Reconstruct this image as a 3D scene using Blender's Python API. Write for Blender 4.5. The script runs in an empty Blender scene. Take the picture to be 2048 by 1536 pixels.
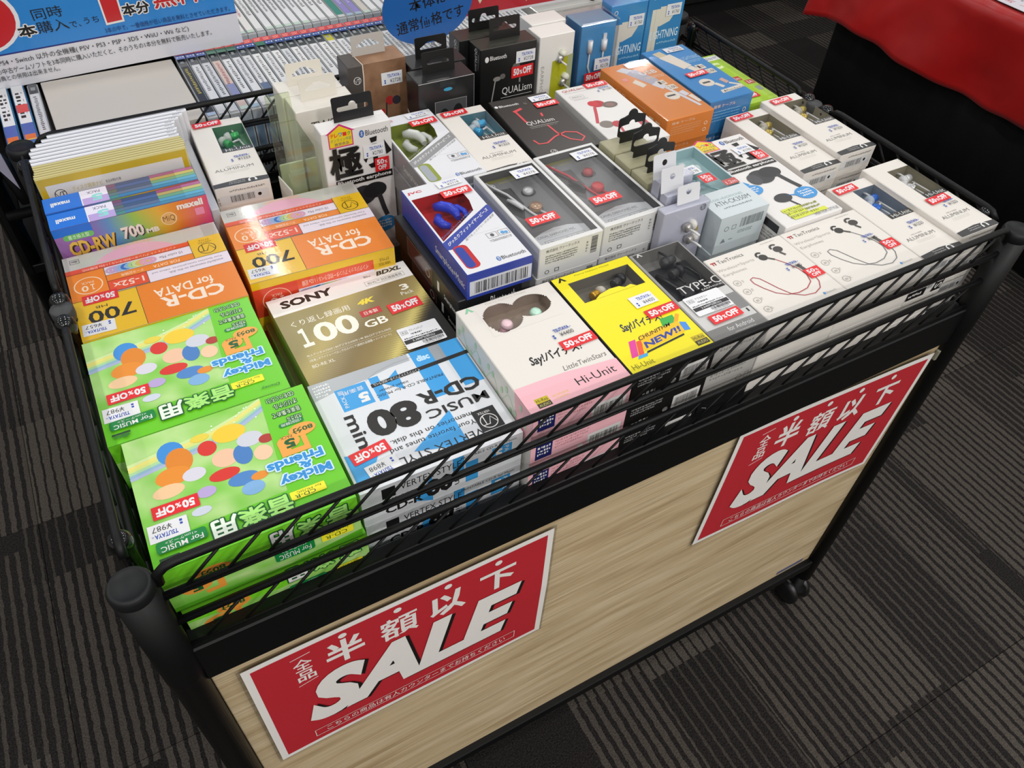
import bpy, bmesh, math, random
from mathutils import Matrix, Vector
random.seed(7)
SC = bpy.context.scene
COL = SC.collection
G = 0.68                      # height of the basket frame datum above the floor

# ------------------------------------------------------------------ camera
cam_d = bpy.data.cameras.new('camera')
cam_d.sensor_width = 36.0
cam_d.lens = 1571.2 / 2048 * 36.0
cam_d.clip_start = 0.02
cam = bpy.data.objects.new('camera', cam_d)
COL.objects.link(cam)
_rt = Vector((0.8748, -0.4826, 0.0432)).normalized()
_f = Vector((0.3561, 0.5801, -0.7326)).normalized()
_up = _rt.cross(_f).normalized()
_rt = _f.cross(_up)
cam.matrix_world = Matrix(((_rt.x, _up.x, -_f.x, 0.0773), (_rt.y, _up.y, -_f.y, -0.3234),
                           (_rt.z, _up.z, -_f.z, 0.5721 + G), (0, 0, 0, 1)))
SC.camera = cam
# ------------------------------------------------------------------ world, lamps, exposure
w = bpy.data.worlds.new('world'); SC.world = w; w.use_nodes = True
bg = w.node_tree.nodes['Background']
bg.inputs[0].default_value = (0.9, 0.95, 1.0, 1); bg.inputs[1].default_value = 0.42
SC.view_settings.view_transform = 'Standard'; SC.view_settings.look = 'None'
SC.view_settings.gamma = 1.0; SC.view_settings.use_curve_mapping = False
SC.view_settings.exposure = -0.30
CEIL = 2.75
LAMPS = [(-2.3 + 1.45 * i, -3.4 + 1.45 * j) for i in range(5) for j in range(6)]
for lx, ly in LAMPS:                                    # recessed downlights of the shop ceiling
    ld = bpy.data.lights.new('downlight_lamp', 'AREA'); ld.shape = 'DISK'; ld.size = 0.16
    ld.energy = 6.0 if ly > -1.5 else 16.0; ld.color = (1.0, 0.965, 0.92)
    lo = bpy.data.objects.new('downlight_lamp', ld); lo.location = (lx, ly, CEIL - 0.03); COL.objects.link(lo)
for lx, ly, e in ((0.62, 3.20, 4.0), (2.75, 2.95, 5.0), (0.6, -1.9, 14.0)):      # linear ceiling fittings
    ld = bpy.data.lights.new('tube_lamp', 'AREA'); ld.shape = 'RECTANGLE'; ld.size = 0.05; ld.size_y = 1.2
    ld.energy = e; ld.color = (0.99, 0.98, 0.97)
    lo = bpy.data.objects.new('tube_lamp', ld); lo.location = (lx, ly, CEIL - 0.05); COL.objects.link(lo)

# ------------------------------------------------------------------ materials
def lin(c):
    c = c / 255.0
    return c / 12.92 if c <= 0.04045 else ((c + 0.055) / 1.055) ** 2.4
def rgb(h):
    h = h.lstrip('#'); return tuple(lin(int(h[i:i + 2], 16)) for i in (0, 2, 4)) + (1.0,)
_M = {}
def ink(h, rough=0.38, metal=0.0, spec=0.5, coat=0.0):
    """plain printed / moulded surface with a faint procedural mottling"""
    key = (h, rough, metal, spec, coat)
    if key in _M: return _M[key]
    m = bpy.data.materials.new('surface_' + h.lstrip('#')); m.use_nodes = True
    nt = m.node_tree; b = nt.nodes['Principled BSDF']
    b.inputs['Base Color'].default_value = rgb(h)
    b.inputs['Roughness'].default_value = rough; b.inputs['Metallic'].default_value = metal
    b.inputs['Specular IOR Level'].default_value = spec
    if coat: b.inputs['Coat Weight'].default_value = coat; b.inputs['Coat Roughness'].default_value = 0.08
    _M[key] = m
    return m
def newmat(name):
    m = bpy.data.materials.new(name); m.use_nodes = True
    return m, m.node_tree, m.node_tree.nodes['Principled BSDF']
def N(nt, t, **k):
    n = nt.nodes.new(t)
    for a, v in k.items(): setattr(n, a, v)
    return n
def ramp(nt, stops, interp='LINEAR'):
    r = N(nt, 'ShaderNodeValToRGB'); cr = r.color_ramp; cr.interpolation = interp
    while len(cr.elements) < len(stops): cr.elements.new(0.5)
    for e, (p, c) in zip(cr.elements, stops): e.position = p; e.color = rgb(c)
    return r
def math_n(nt, op, a, b=None):
    n = N(nt, 'ShaderNodeMath', operation=op)
    for i, x in enumerate((a, b)):
        if x is None: continue
        if isinstance(x, (int, float)): n.inputs[i].default_value = x
        else: nt.links.new(x, n.inputs[i])
    return n.outputs[0]

def film_mat(name='clear_film', tint='#ffffff', refl=0.02, rough=0.05):
    m = bpy.data.materials.new(name); m.use_nodes = True; nt = m.node_tree
    nt.nodes.clear()
    o = N(nt, 'ShaderNodeOutputMaterial'); mx = N(nt, 'ShaderNodeMixShader'); t = N(nt, 'ShaderNodeBsdfTransparent')
    g = N(nt, 'ShaderNodeBsdfGlossy'); g.inputs['Roughness'].default_value = rough
    t.inputs[0].default_value = rgb(tint)
    lw = N(nt, 'ShaderNodeLayerWeight'); lw.inputs[0].default_value = 0.25
    f = math_n(nt, 'MULTIPLY_ADD', lw.outputs['Fresnel'], 0.45)
    f.node.inputs[2].default_value = refl
    no = N(nt, 'ShaderNodeTexNoise'); no.inputs['Scale'].default_value = 60
    bp_ = N(nt, 'ShaderNodeBump'); bp_.inputs['Strength'].default_value = 0.012; bp_.inputs['Distance'].default_value = 0.002
    nt.links.new(no.outputs[0], bp_.inputs['Height']); nt.links.new(bp_.outputs[0], g.inputs['Normal'])
    nt.links.new(f, mx.inputs[0]); nt.links.new(t.outputs[0], mx.inputs[1]); nt.links.new(g.outputs[0], mx.inputs[2])
    nt.links.new(mx.outputs[0], o.inputs[0])
    return m
FILM = film_mat()
FILML = film_mat('clear_lid', '#ffffff', 0.03, 0.26)
FILMG = film_mat('clear_film_green', '#f6fbec', 0.07)
FROST = film_mat('clear_hard_plastic', '#e6e8ea', 0.10, 0.08)

# palette
WHT = ink('#e6e2db'); PAPER = ink('#e8e6e4', 0.45); BLK = ink('#141414', 0.35); INK = ink('#1c1a19', 0.4)
RED = ink('#d9262c', 0.4); STK_RED = ink('#e0262b', 0.35); STK_W = ink('#e9e9ec', 0.4); TBLUE = ink('#2a4fae', 0.4)
GREYT = ink('#8e8c88', 0.4); METAL = ink('#1a1b1c', 0.33, 0.0, 0.5); METALG = ink('#0c0d0e', 0.12, 0.0, 0.6)

# ------------------------------------------------------------------ mesh helpers
def link(name, me, parent=None, loc=None, rz=None):
    o = bpy.data.objects.new(name, me); COL.objects.link(o)
    if parent is not None: o.parent = parent
    if loc is not None: o.location = loc
    if rz is not None: o.rotation_euler = (0, 0, rz)
    return o
def tag(o, label, cat, group=None):
    o['label'] = label; o['category'] = cat
    if group: o['group'] = group
    return o
def thing(name, label, cat, loc=(0, 0, 0), rz=0.0, group=None):
    o = bpy.data.objects.new(name, None); COL.objects.link(o); o.empty_display_size = 0.02
    o.location = loc; o.rotation_euler = (0, 0, rz)
    return tag(o, label, cat, group)
def finish(bm, name, mats, smooth=False):
    bmesh.ops.recalc_face_normals(bm, faces=bm.faces[:])
    me = bpy.data.meshes.new(name)
    for f in bm.faces: f.smooth = smooth
    bm.to_mesh(me); bm.free()
    for m in (mats if isinstance(mats, (list, tuple)) else [mats]): me.materials.append(m)
    return me
def bm_box(bm, x0, y0, z0, x1, y1, z1, mi=0):
    vs = [bm.verts.new(p) for p in ((x0, y0, z0), (x1, y0, z0), (x1, y1, z0), (x0, y1, z0), (x0, y0, z1), (x1, y0, z1), (x1, y1, z1), (x0, y1, z1))]
    for q in ((3, 2, 1, 0), (4, 5, 6, 7), (0, 1, 5, 4), (1, 2, 6, 5), (2, 3, 7, 6), (3, 0, 4, 7)):
        bm.faces.new([vs[i] for i in q]).material_index = mi
def bm_tube(bm, pts, r, n=8, mi=0, cap=True):
    pts = [Vector(p) for p in pts]; rings = []
    up = Vector((0, 0, 1))
    for i, p in enumerate(pts):
        d = (pts[min(i + 1, len(pts) - 1)] - pts[max(i - 1, 0)]).normalized()
        a = d.cross(up)
        if a.length < 1e-4: a = d.cross(Vector((0, 1, 0)))
        a.normalize(); b = d.cross(a)
        rr = r[i] if isinstance(r, (list, tuple)) else r
        rings.append([bm.verts.new(p + a * math.cos(2 * math.pi * k / n) * rr + b * math.sin(2 * math.pi * k / n) * rr) for k in range(n)])
    for i in range(len(rings) - 1):
        for k in range(n):
            f = bm.faces.new((rings[i][k], rings[i][(k + 1) % n], rings[i + 1][(k + 1) % n], rings[i + 1][k])); f.material_index = mi; f.smooth = True
    if cap:
        bm.faces.new(rings[0]).material_index = mi; bm.faces.new(rings[-1]).material_index = mi
def bm_lathe(bm, prof, n=24, mi=0, M=None):
    rings = []
    for r, z in prof:
        if r < 1e-6: rings.append([bm.verts.new((0, 0, z))])
        else: rings.append([bm.verts.new((r * math.cos(2 * math.pi * k / n), r * math.sin(2 * math.pi * k / n), z)) for k in range(n)])
    vs = [v for R_ in rings for v in R_]
    for a, b in zip(rings, rings[1:]):
        for k in range(n):
            if len(a) == 1 and len(b) == 1: continue
            if len(a) == 1: f = bm.faces.new((a[0], b[k], b[(k + 1) % n]))
            elif len(b) == 1: f = bm.faces.new((a[k], a[(k + 1) % n], b[0]))
            else: f = bm.faces.new((a[k], a[(k + 1) % n], b[(k + 1) % n], b[k]))
            f.material_index = mi; f.smooth = True
    if M is not None:
        for v in vs: v.co = M @ v.co
def tube_obj(name, pts, r, mat, parent=None, n=8):
    bm = bmesh.new(); bm_tube(bm, pts, r, n); return link(name, finish_keep(bm, name, mat), parent)
def finish_keep(bm, name, mats):
    bmesh.ops.recalc_face_normals(bm, faces=bm.faces[:])
    me = bpy.data.meshes.new(name); bm.to_mesh(me); bm.free()
    for m in (mats if isinstance(mats, (list, tuple)) else [mats]): me.materials.append(m)
    return me
def lathe_obj(name, prof, mat, parent=None, loc=None, n=24):
    bm = bmesh.new(); bm_lathe(bm, prof, n); return link(name, finish_keep(bm, name, mat), parent, loc)
def box_obj(name, x0, y0, z0, x1, y1, z1, mat, parent=None, bev=0.0):
    bm = bmesh.new(); bm_box(bm, x0, y0, z0, x1, y1, z1)
    if bev: bmesh.ops.bevel(bm, geom=bm.edges[:], offset=bev, segments=1, affect='EDGES')
    return link(name, finish(bm, name, mat), parent)

_carton = {}
def carton_mesh(w, d, h, cols, win=None, depth=0.014, inner=None, bev=0.0008):
    """folding carton, base centred on the origin; cols = dict of face materials; win = (u0,v0,u1,v1) recess in the top"""
    key = (round(w, 4), round(d, 4), round(h, 4), tuple(sorted((k, v.name) for k, v in cols.items())), win, depth, inner.name if inner else None)
    if key in _carton: return _carton[key]
    base = cols['all']; order = ['top', 'front', 'left', 'right', 'back', 'bottom']
    mats = []; idx = {}
    for k in order:
        m = cols.get(k, base)
        if m not in mats: mats.append(m)
        idx[k] = mats.index(m)
    bm = bmesh.new()
    bm_box(bm, -w / 2, -d / 2, 0, w / 2, d / 2, h)
    bmesh.ops.bevel(bm, geom=bm.edges[:], offset=bev, segments=1, affect='EDGES')
    if win:
        top = max(bm.faces, key=lambda f: f.calc_center_median().z * 10 + f.calc_area())
        bm.normal_update()
        top = [f for f in bm.faces if f.normal.z > 0.9][0]
        ov = [v for v in top.verts]
        ov.sort(key=lambda v: math.atan2(v.co.y, v.co.x))
        bm.faces.remove(top)
        u0, v0, u1, v1 = win
        x0, y0, x1, y1 = -w / 2 + u0 * w, -d / 2 + v0 * d, -w / 2 + u1 * w, -d / 2 + v1 * d
        q = [bm.verts.new((x, y, h)) for x, y in ((x0, y0), (x1, y0), (x1, y1), (x0, y1))]
        qb = [bm.verts.new((v.co.x, v.co.y, h - depth)) for v in q]
        ov = [min(ov, key=lambda v: (v.co.x - a) ** 2 + (v.co.y - b) ** 2) for a, b in ((-w, -d), (w, -d), (w, d), (-w, d))]
        mats.append(inner or base); ii = len(mats) - 1
        for i in range(4):
            j = (i + 1) % 4
            bm.faces.new((ov[i], ov[j], q[j], q[i]))
            bm.faces.new((q[i], q[j], qb[j], qb[i])).material_index = 100
        bm.faces.new(qb).material_index = 100
    bm.normal_update()
    for f in bm.faces:
        if f.material_index == 100: f.material_index = ii; continue
        n = f.normal; a = [abs(n.x), abs(n.y), abs(n.z)]; k = a.index(max(a))
        name = (('right', 'left'), ('back', 'front'), ('top', 'bottom'))[k][0 if n[k] > 0 else 1]
        f.material_index = idx[name]
    me = bpy.data.meshes.new('carton'); bm.to_mesh(me); bm.free()
    for m in mats: me.materials.append(m)
    _carton[key] = me
    return me

# ------------------------------------------------------------------ printing
_glyph = {}
def glyphs(s, bold, shear, res=2):
    key = (s, bold, shear, res)
    if key in _glyph: return _glyph[key]
    c = bpy.data.curves.new('t', 'FONT'); c.body = s; c.resolution_u = res; c.offset = bold; c.shear = shear
    c.fill_mode = 'BOTH'
    o = bpy.data.objects.new('t', c); me = o.to_mesh()
    vs = [(v.co.x, v.co.y) for v in me.vertices]; fs = [tuple(p.vertices) for p in me.polygons]
    o.to_mesh_clear(); bpy.data.objects.remove(o); bpy.data.curves.remove(c)
    if not vs: vs = [(0, 0), (1, 0), (0, 1)]; fs = []
    x0 = min(v[0] for v in vs); x1 = max(v[0] for v in vs); y0 = min(v[1] for v in vs); y1 = max(v[1] for v in vs)
    sx = 1 / max(x1 - x0, 1e-6); sy = 1 / max(y1 - y0, 1e-6)
    r = ([((x - x0) * sx, (y - y0) * sy) for x, y in vs], fs, (x1 - x0), (y1 - y0))
    _glyph[key] = r
    return r
class Pr:
    """flat print on a face of W x H metres, coordinates 0..1, painter's order"""
    def __init__(s, W, H, z0=0.00012, step=0.000012):
        s.W, s.H, s.z, s.step = W, H, z0, step; s.v = []; s.f = []; s.mi = []; s.m = []
    def _m(s, m):
        if isinstance(m, str): m = ink(m)
        if m not in s.m: s.m.append(m)
        return s.m.index(m)
    def _add(s, pts, faces, m):
        b = len(s.v); s.z += s.step; k = s._m(m)
        s.v += [(u * s.W, v * s.H, s.z) for u, v in pts]
        for f in faces: s.f.append([b + i for i in f]); s.mi.append(k)
    def poly(s, pts, m): s._add(pts, [range(len(pts))], m); return s
    def rect(s, u0, v0, u1, v1, m, r=0.0, nx=1, ny=1):
        if r:
            P = []; ru, rv = r / s.W, r / s.H
            for cx, cy, a0 in ((u1 - ru, v1 - rv, 0), (u0 + ru, v1 - rv, 90), (u0 + ru, v0 + rv, 180), (u1 - ru, v0 + rv, 270)):
                for k in range(5):
                    a = math.radians(a0 + k * 22.5); P.append((cx + ru * math.cos(a), cy + rv * math.sin(a)))
            return s.poly(P, m)
        P = [(u0 + (u1 - u0) * i / nx, v0 + (v1 - v0) * j / ny) for j in range(ny + 1) for i in range(nx + 1)]
        F = [(j * (nx + 1) + i, j * (nx + 1) + i + 1, (j + 1) * (nx + 1) + i + 1, (j + 1) * (nx + 1) + i) for j in range(ny) for i in range(nx)]
        s._add(P, F, m); return s
    def ell(s, cu, cv, ru, rv, m, n=28, a0=0, a1=360):
        P = [(cu + ru * math.cos(math.radians(a0 + (a1 - a0) * k / n)), cv + rv * math.sin(math.radians(a0 + (a1 - a0) * k / n))) for k in range(n + (a1 - a0 < 360))]
        return s.poly(P, m)
    def ring(s, cu, cv, ru, rv, t, m, n=28, a0=0, a1=360):
        P = []; F = []; tu, tv = t / s.W, t / s.H
        full = a1 - a0 >= 360; c = n if full else n + 1
        for k in range(c):
            a = math.radians(a0 + (a1 - a0) * k / n); P.append((cu + ru * math.cos(a), cv + rv * math.sin(a)))
            P.append((cu + (ru - tu) * math.cos(a), cv + (rv - tv) * math.sin(a)))
        for k in range(n):
            j = (k + 1) % c; F.append((2 * k, 2 * j, 2 * j + 1, 2 * k + 1))
        s._add(P, F, m); return s
    def frame(s, u0, v0, u1, v1, t, m):
        a, b = t / s.W, t / s.H
        s._add([(u0, v0), (u1, v0), (u1, v1), (u0, v1), (u0 + a, v0 + b), (u1 - a, v0 + b), (u1 - a, v1 - b), (u0 + a, v1 - b)],
               [(0, 1, 5, 4), (1, 2, 6, 5), (2, 3, 7, 6), (3, 0, 4, 7)], m); return s
    def line(s, pts, t, m):
        P = []; F = []
        q = [(u * s.W, v * s.H) for u, v in pts]
        for i, (x, y) in enumerate(q):
            a = q[max(i - 1, 0)]; b = q[min(i + 1, len(q) - 1)]
            dx, dy = b[0] - a[0], b[1] - a[1]; L = math.hypot(dx, dy) or 1
            nx, ny = -dy / L * t / 2, dx / L * t / 2
            P += [((x + nx) / s.W, (y + ny) / s.H), ((x - nx) / s.W, (y - ny) / s.H)]
        for i in range(len(q) - 1): F.append((2 * i, 2 * i + 1, 2 * i + 3, 2 * i + 2))
        s._add(P, F, m); return s
    def text(s, t, u0, v0, u1, v1, m, rot=0, bold=0.0, shear=0.0, quad=None, res=2):
        P, F, gw, gh = glyphs(t, bold, shear, res); Q = []
        for x, y in P:
            if rot == 180: x, y = 1 - x, 1 - y
            elif rot == 90: x, y = 1 - y, x
            elif rot == 270: x, y = y, 1 - x
            if quad:
                a, b, c, d = quad     # BL, BR, TR, TL
                Q.append(tuple((a[i] * (1 - x) + b[i] * x) * (1 - y) + (d[i] * (1 - x) + c[i] * x) * y for i in (0, 1)))
            else: Q.append((u0 + (u1 - u0) * x, v0 + (v1 - v0) * y))
        s._add(Q, F, m); return s
    def fat(s, t, u0, v0, u1, v1, m, e, rot=0, bold=0.0):
        """heavy lettering: the same glyph struck several times with a small offset of e metres"""
        a, b = e / s.W, e / s.H
        for dx, dy in ((-1, -1), (1, -1), (-1, 1), (1, 1), (-1.3, 0), (1.3, 0), (0, 1.3), (0, -1.3), (0, 0)):
            s.text(t, u0 + dx * a, v0 + dy * b, u1 + dx * a, v1 + dy * b, m, rot, bold)
        return s
    def scrib(s, u0, v0, u1, v1, m, lines=2, seed=1, fill=0.62, vert=False):
        """rows of dashes for print too small to read in the photograph"""
        R_ = random.Random(seed); P = []; F = []
        for k in range(lines):
            a = v1 - (v1 - v0) * (k + 0.15) / lines; b = v1 - (v1 - v0) * (k + 0.15 + fill) / lines; u = u0
            end = u1 - (u1 - u0) * (R_.random() * 0.25 if k == lines - 1 and lines > 1 else 0)
            if vert: pass
            while u < end:
                l = (a - b) * s.H / s.W * R_.uniform(0.5, 1.1); c = a - (a - b) * R_.choice((0, 0, .3)); e = b + (a - b) * R_.choice((0, 0, .3))
                n = len(P); P += [(u, e), (min(u + l * .75, end), e), (min(u + l * .75, end), c), (u, c)]; F.append((n, n + 1, n + 2, n + 3)); u += l * 1.15
        s._add(P, F, m); return s
    def bars(s, u0, v0, u1, v1, m, seed=3, horiz=False):
        R_ = random.Random(seed); P = []; F = []; p = 0.0
        while p < 1:
            l = R_.choice((.008, .008, .016, .024)); e = min(p + l, 1); n = len(P)
            if horiz: P += [(u0, v0 + (v1 - v0) * p), (u1, v0 + (v1 - v0) * p), (u1, v0 + (v1 - v0) * e), (u0, v0 + (v1 - v0) * e)]
            else: P += [(u0 + (u1 - u0) * p, v0), (u0 + (u1 - u0) * e, v0), (u0 + (u1 - u0) * e, v1), (u0 + (u1 - u0) * p, v1)]
            F.append((n, n + 1, n + 2, n + 3)); p = e + R_.choice((.008, .014, .02))
        s._add(P, F, m); return s
    def mesh(s, name, bend=None, corner=True):
        me = bpy.data.meshes.new(name)
        vs = [(x - s.W / 2, y - s.H / 2, z) for x, y, z in s.v]
        if bend: vs = [bend(*p) for p in vs]
        me.from_pydata(vs, [], s.f)
        for m in s.m: me.materials.append(m)
        me.polygons.foreach_set('material_index', s.mi)
        me.update(); return me
def face_matrix(face, w, d, h):
    if face == 'top': return Matrix.Translation((0, 0, h))
    if face == 'front': return Matrix.Translation((0, -d / 2, h / 2)) @ Matrix(((1, 0, 0, 0), (0, 0, -1, 0), (0, 1, 0, 0), (0, 0, 0, 1)))
    if face == 'left': return Matrix.Translation((-w / 2, 0, h / 2)) @ Matrix(((0, 0, -1, 0), (-1, 0, 0, 0), (0, 1, 0, 0), (0, 0, 0, 1)))
    if face == 'right': return Matrix.Translation((w / 2, 0, h / 2)) @ Matrix(((0, 0, 1, 0), (1, 0, 0, 0), (0, 1, 0, 0), (0, 0, 0, 1)))
def put_print(pr_or_mesh, name, parent, face, dims, du=0.0, dv=0.0, rot=0.0, up=0.0):
    me = pr_or_mesh.mesh(name) if isinstance(pr_or_mesh, Pr) else pr_or_mesh
    o = link(name, me, parent)
    o.matrix_local = face_matrix(face, *dims) @ Matrix.Translation((du, dv, up)) @ Matrix.Rotation(rot, 4, 'Z')
    return o

# stickers ---------------------------------------------------------------------------------
_stk = {}
def discount_mesh(w=0.0315, h=0.0118):
    k = ('d', w, h)
    if k not in _stk:
        p = Pr(w, h, 0.00028); p.rect(0, 0, 1, 1, STK_RED, r=0.0006)
        p.text('50', .09, .20, .36, .82, STK_W, bold=.045); p.text('%', .38, .24, .50, .62, STK_W, bold=.03); p.text('OFF', .52, .20, .92, .82, STK_W, bold=.045)
        _stk[k] = p.mesh('discount_sticker')
    return _stk[k]
def discount_sq(w=0.0185, h=0.0185):
    k = ('q', w, h)
    if k not in _stk:
        p = Pr(w, h, 0.00028); p.rect(0, 0, 1, 1, STK_RED, r=0.0005)
        p.text('50', .14, .50, .64, .88, STK_W, bold=.03); p.text('%', .67, .52, .86, .74, STK_W, bold=.02); p.text('OFF', .20, .10, .80, .44, STK_W, bold=.03)
        _stk[k] = p.mesh('discount_sticker')
    return _stk[k]
def price_mesh(t, w=0.027, h=0.0155, back=True):
    k = ('p', t, w, h, back)
    if k not in _stk:
        p = Pr(w, h, 0.0002)
        if back: p.rect(0, 0, 1, 1, STK_W)
        p.text('TSUTAYA', .28, .56, .86, .82, TBLUE, bold=.03); p.ring(.905, .66, .025, .04, .00025, TBLUE, n=10)
        p.text('¥' + t, .40, .14, .90, .45, ink('#3c3c3e'), bold=.0)
        p.rect(.13, .12, .20, .25, TBLUE); p.rect(.13, .30, .20, .42, TBLUE)
        _stk[k] = p.mesh('price_sticker')
    return _stk[k]
def stick(parent, me, face, dims, u, v, rot=0.0, name=None, up=0.0007):
    w, d, h = dims; W, H = {'top': (w, d), 'front': (w, h), 'left': (d, h), 'right': (d, h)}[face]
    return put_print(me, name or me.name.split('.')[0], parent, face, dims, (u - .5) * W, (v - .5) * H, rot, up)
PI = math.pi
ORD = ['first', 'second', 'third', 'fourth', 'fifth', 'sixth', 'seventh', 'eighth', 'ninth', 'tenth', 'eleventh', 'twelfth', 'thirteenth', 'fourteenth', 'fifteenth', 'sixteenth', 'seventeenth', 'eighteenth', 'nineteenth', 'twentieth', 'twenty-first', 'twenty-second', 'twenty-third', 'twenty-fourth', 'twenty-fifth', 'twenty-sixth', 'twenty-seventh', 'twenty-eighth', 'twenty-ninth', 'thirtieth', 'thirty-first', 'thirty-second', 'thirty-third', 'thirty-fourth', 'thirty-fifth', 'thirty-sixth', 'thirty-seventh', 'thirty-eighth', 'thirty-ninth', 'fortieth']
BASE = -0.0165                # top of the basket's wire floor

def lying(name, label, cat, x, y, ztop, w, d, h, cols, rz=0.0, win=None, inner=None, depth=0.014, body='carton_body', group=None):
    """box lying flat, (x,y) = near left corner before rotation"""
    t = thing(name, label, cat, (x + w / 2, y + d / 2, ztop - h + G), rz, group)
    link(body, carton_mesh(w, d, h, cols, win, depth, inner), t)
    return t, (w, d, h)
def under(name, what, cat, x, y, zbot, w, d, h, cols, n, rz=0.0, prints=None, dx=0.0, jit=0.0012, body='carton_body'):
    """further boxes of the same stack below; prints = list of (mesh, partname, face, u, v)"""
    out = []
    for k in range(n):
        z = zbot - h * (k + 1)
        jx, jy = random.uniform(-jit, jit) + dx, random.uniform(0, jit)
        t = thing(name, '%s down in the stack of %s' % (ORD[k + 1], what), cat, (x + w / 2 + jx, y + d / 2 + jy, z + G), rz, 'stack of ' + what)
        link(body, carton_mesh(w, d, h, cols), t)
        for me, pn, face in (prints or []): put_print(me, pn, t, face, (w, d, h))
        out.append(t)
    return out

# ================================================================== SETTING
def struct(o): o['kind'] = 'structure'; return o
def carpet_mat():
    m, nt, b = newmat('striped_carpet_tile')
    L = nt.links.new
    geo = N(nt, 'ShaderNodeNewGeometry'); sx = N(nt, 'ShaderNodeSeparateXYZ'); L(geo.outputs['Position'], sx.inputs[0])
    oi = N(nt, 'ShaderNodeObjectInfo')
    x, y = sx.outputs[0], sx.outputs[1]
    # zones inside each tile: columns of varying width, broken along the length
    col = math_n(nt, 'FLOOR', math_n(nt, 'MULTIPLY', x, 7.0))
    wn0 = N(nt, 'ShaderNodeTexWhiteNoise', noise_dimensions='1D'); L(col, wn0.inputs['W'])
    row = math_n(nt, 'FLOOR', math_n(nt, 'ADD', math_n(nt, 'MULTIPLY', y, 2.6), math_n(nt, 'MULTIPLY', wn0.outputs['Value'], 5.0)))
    cx = N(nt, 'ShaderNodeCombineXYZ'); L(col, cx.inputs[0]); L(row, cx.inputs[1]); L(oi.outputs['Random'], cx.inputs[2])
    wn = N(nt, 'ShaderNodeTexWhiteNoise', noise_dimensions='3D'); L(cx.outputs[0], wn.inputs['Vector'])
    # stripes
    no = N(nt, 'ShaderNodeTexNoise'); no.inputs['Scale'].default_value = 60.0; no.inputs['Detail'].default_value = 2
    L(geo.outputs['Position'], no.inputs['Vector'])
    wob = math_n(nt, 'MULTIPLY', math_n(nt, 'SUBTRACT', no.outputs[0], 0.5), 0.006)
    fr = math_n(nt, 'FRACT', math_n(nt, 'MULTIPLY', math_n(nt, 'ADD', x, wob), 58.0))
    duty = math_n(nt, 'MULTIPLY_ADD', wn.outputs['Value'], 0.62); duty.node.inputs[2].default_value = 0.16
    lightm = math_n(nt, 'LESS_THAN', fr, duty)
    solid = math_n(nt, 'LESS_THAN', wn.outputs['Value'], 0.10)
    lightm = math_n(nt, 'MULTIPLY', lightm, math_n(nt, 'SUBTRACT', 1.0, solid))
    pile = N(nt, 'ShaderNodeTexNoise'); pile.inputs['Scale'].default_value = 420.0; pile.inputs['Detail'].default_value = 3
    L(geo.outputs['Position'], pile.inputs['Vector'])
    lc = ramp(nt, [(0.0, '#423e3a'), (0.5, '#504a45'), (1.0, '#5b554e')]); L(wn.outputs['Value'], lc.inputs[0])
    dk = ramp(nt, [(0.3, '#211f1f'), (0.7, '#312e2d')]); L(pile.outputs[0], dk.inputs[0])
    mx = N(nt, 'ShaderNodeMix', data_type='RGBA'); L(lightm, mx.inputs['Factor']); L(dk.outputs[0], mx.inputs[6]); L(lc.outputs[0], mx.inputs[7])
    pm = N(nt, 'ShaderNodeMix', data_type='RGBA', blend_type='MULTIPLY'); pm.inputs['Factor'].default_value = 0.75
    pr = ramp(nt, [(0.3, '#8c8c8c'), (0.68, '#ffffff')]); L(pile.outputs[0], pr.inputs[0])
    L(mx.outputs[2], pm.inputs[6]); L(pr.outputs[0], pm.inputs[7])
    L(pm.outputs[2], b.inputs['Base Color']); b.inputs['Roughness'].default_value = 0.95; b.inputs['Specular IOR Level'].default_value = 0.1
    bu = N(nt, 'ShaderNodeBump'); bu.inputs['Distance'].default_value = 0.004; bu.inputs['Strength'].default_value = 0.6
    hsum = math_n(nt, 'ADD', math_n(nt, 'MULTIPLY', lightm, 0.6), pile.outputs[0]); L(hsum, bu.inputs['Height']); L(bu.outputs[0], b.inputs['Normal'])
    return m
CARPET = carpet_mat()
X0, X1, Y0, Y1 = -3.75, 5.25, -4.25, 4.75
fl = struct(box_obj('floor', X0, Y0, -0.05, X1, Y1, -0.007, CARPET))
bm = bmesh.new(); bm_box(bm, -.2496, -.2496, -.007, .2496, .2496, 0); bmesh.ops.bevel(bm, geom=[e for e in bm.edges if all(v.co.z > -.001 for v in e.verts)], offset=.0006, segments=1, affect='EDGES')
tile_me = finish(bm, 'carpet_tile', CARPET)
for i in range(2, int((X1 - X0) / .5)):
    for j in range(5, int((Y1 - Y0) / .5)):
        link('carpet_tile', tile_me, fl, (X0 + .25 + .5 * i, Y0 + .25 + .5 * j, 0))
WALLM = ink('#c9c7c2', 0.8)
struct(box_obj('wall_back', X0, Y1, 0, X1, Y1 + .05, CEIL, WALLM)); struct(box_obj('wall_front', X0, Y0 - .05, 0, X1, Y0, CEIL, WALLM))
struct(box_obj('wall_left', X0 - .05, Y0, 0, X0, Y1, CEIL, WALLM)); struct(box_obj('wall_right', X1, Y0, 0, X1 + .05, Y1, CEIL, WALLM))
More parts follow.
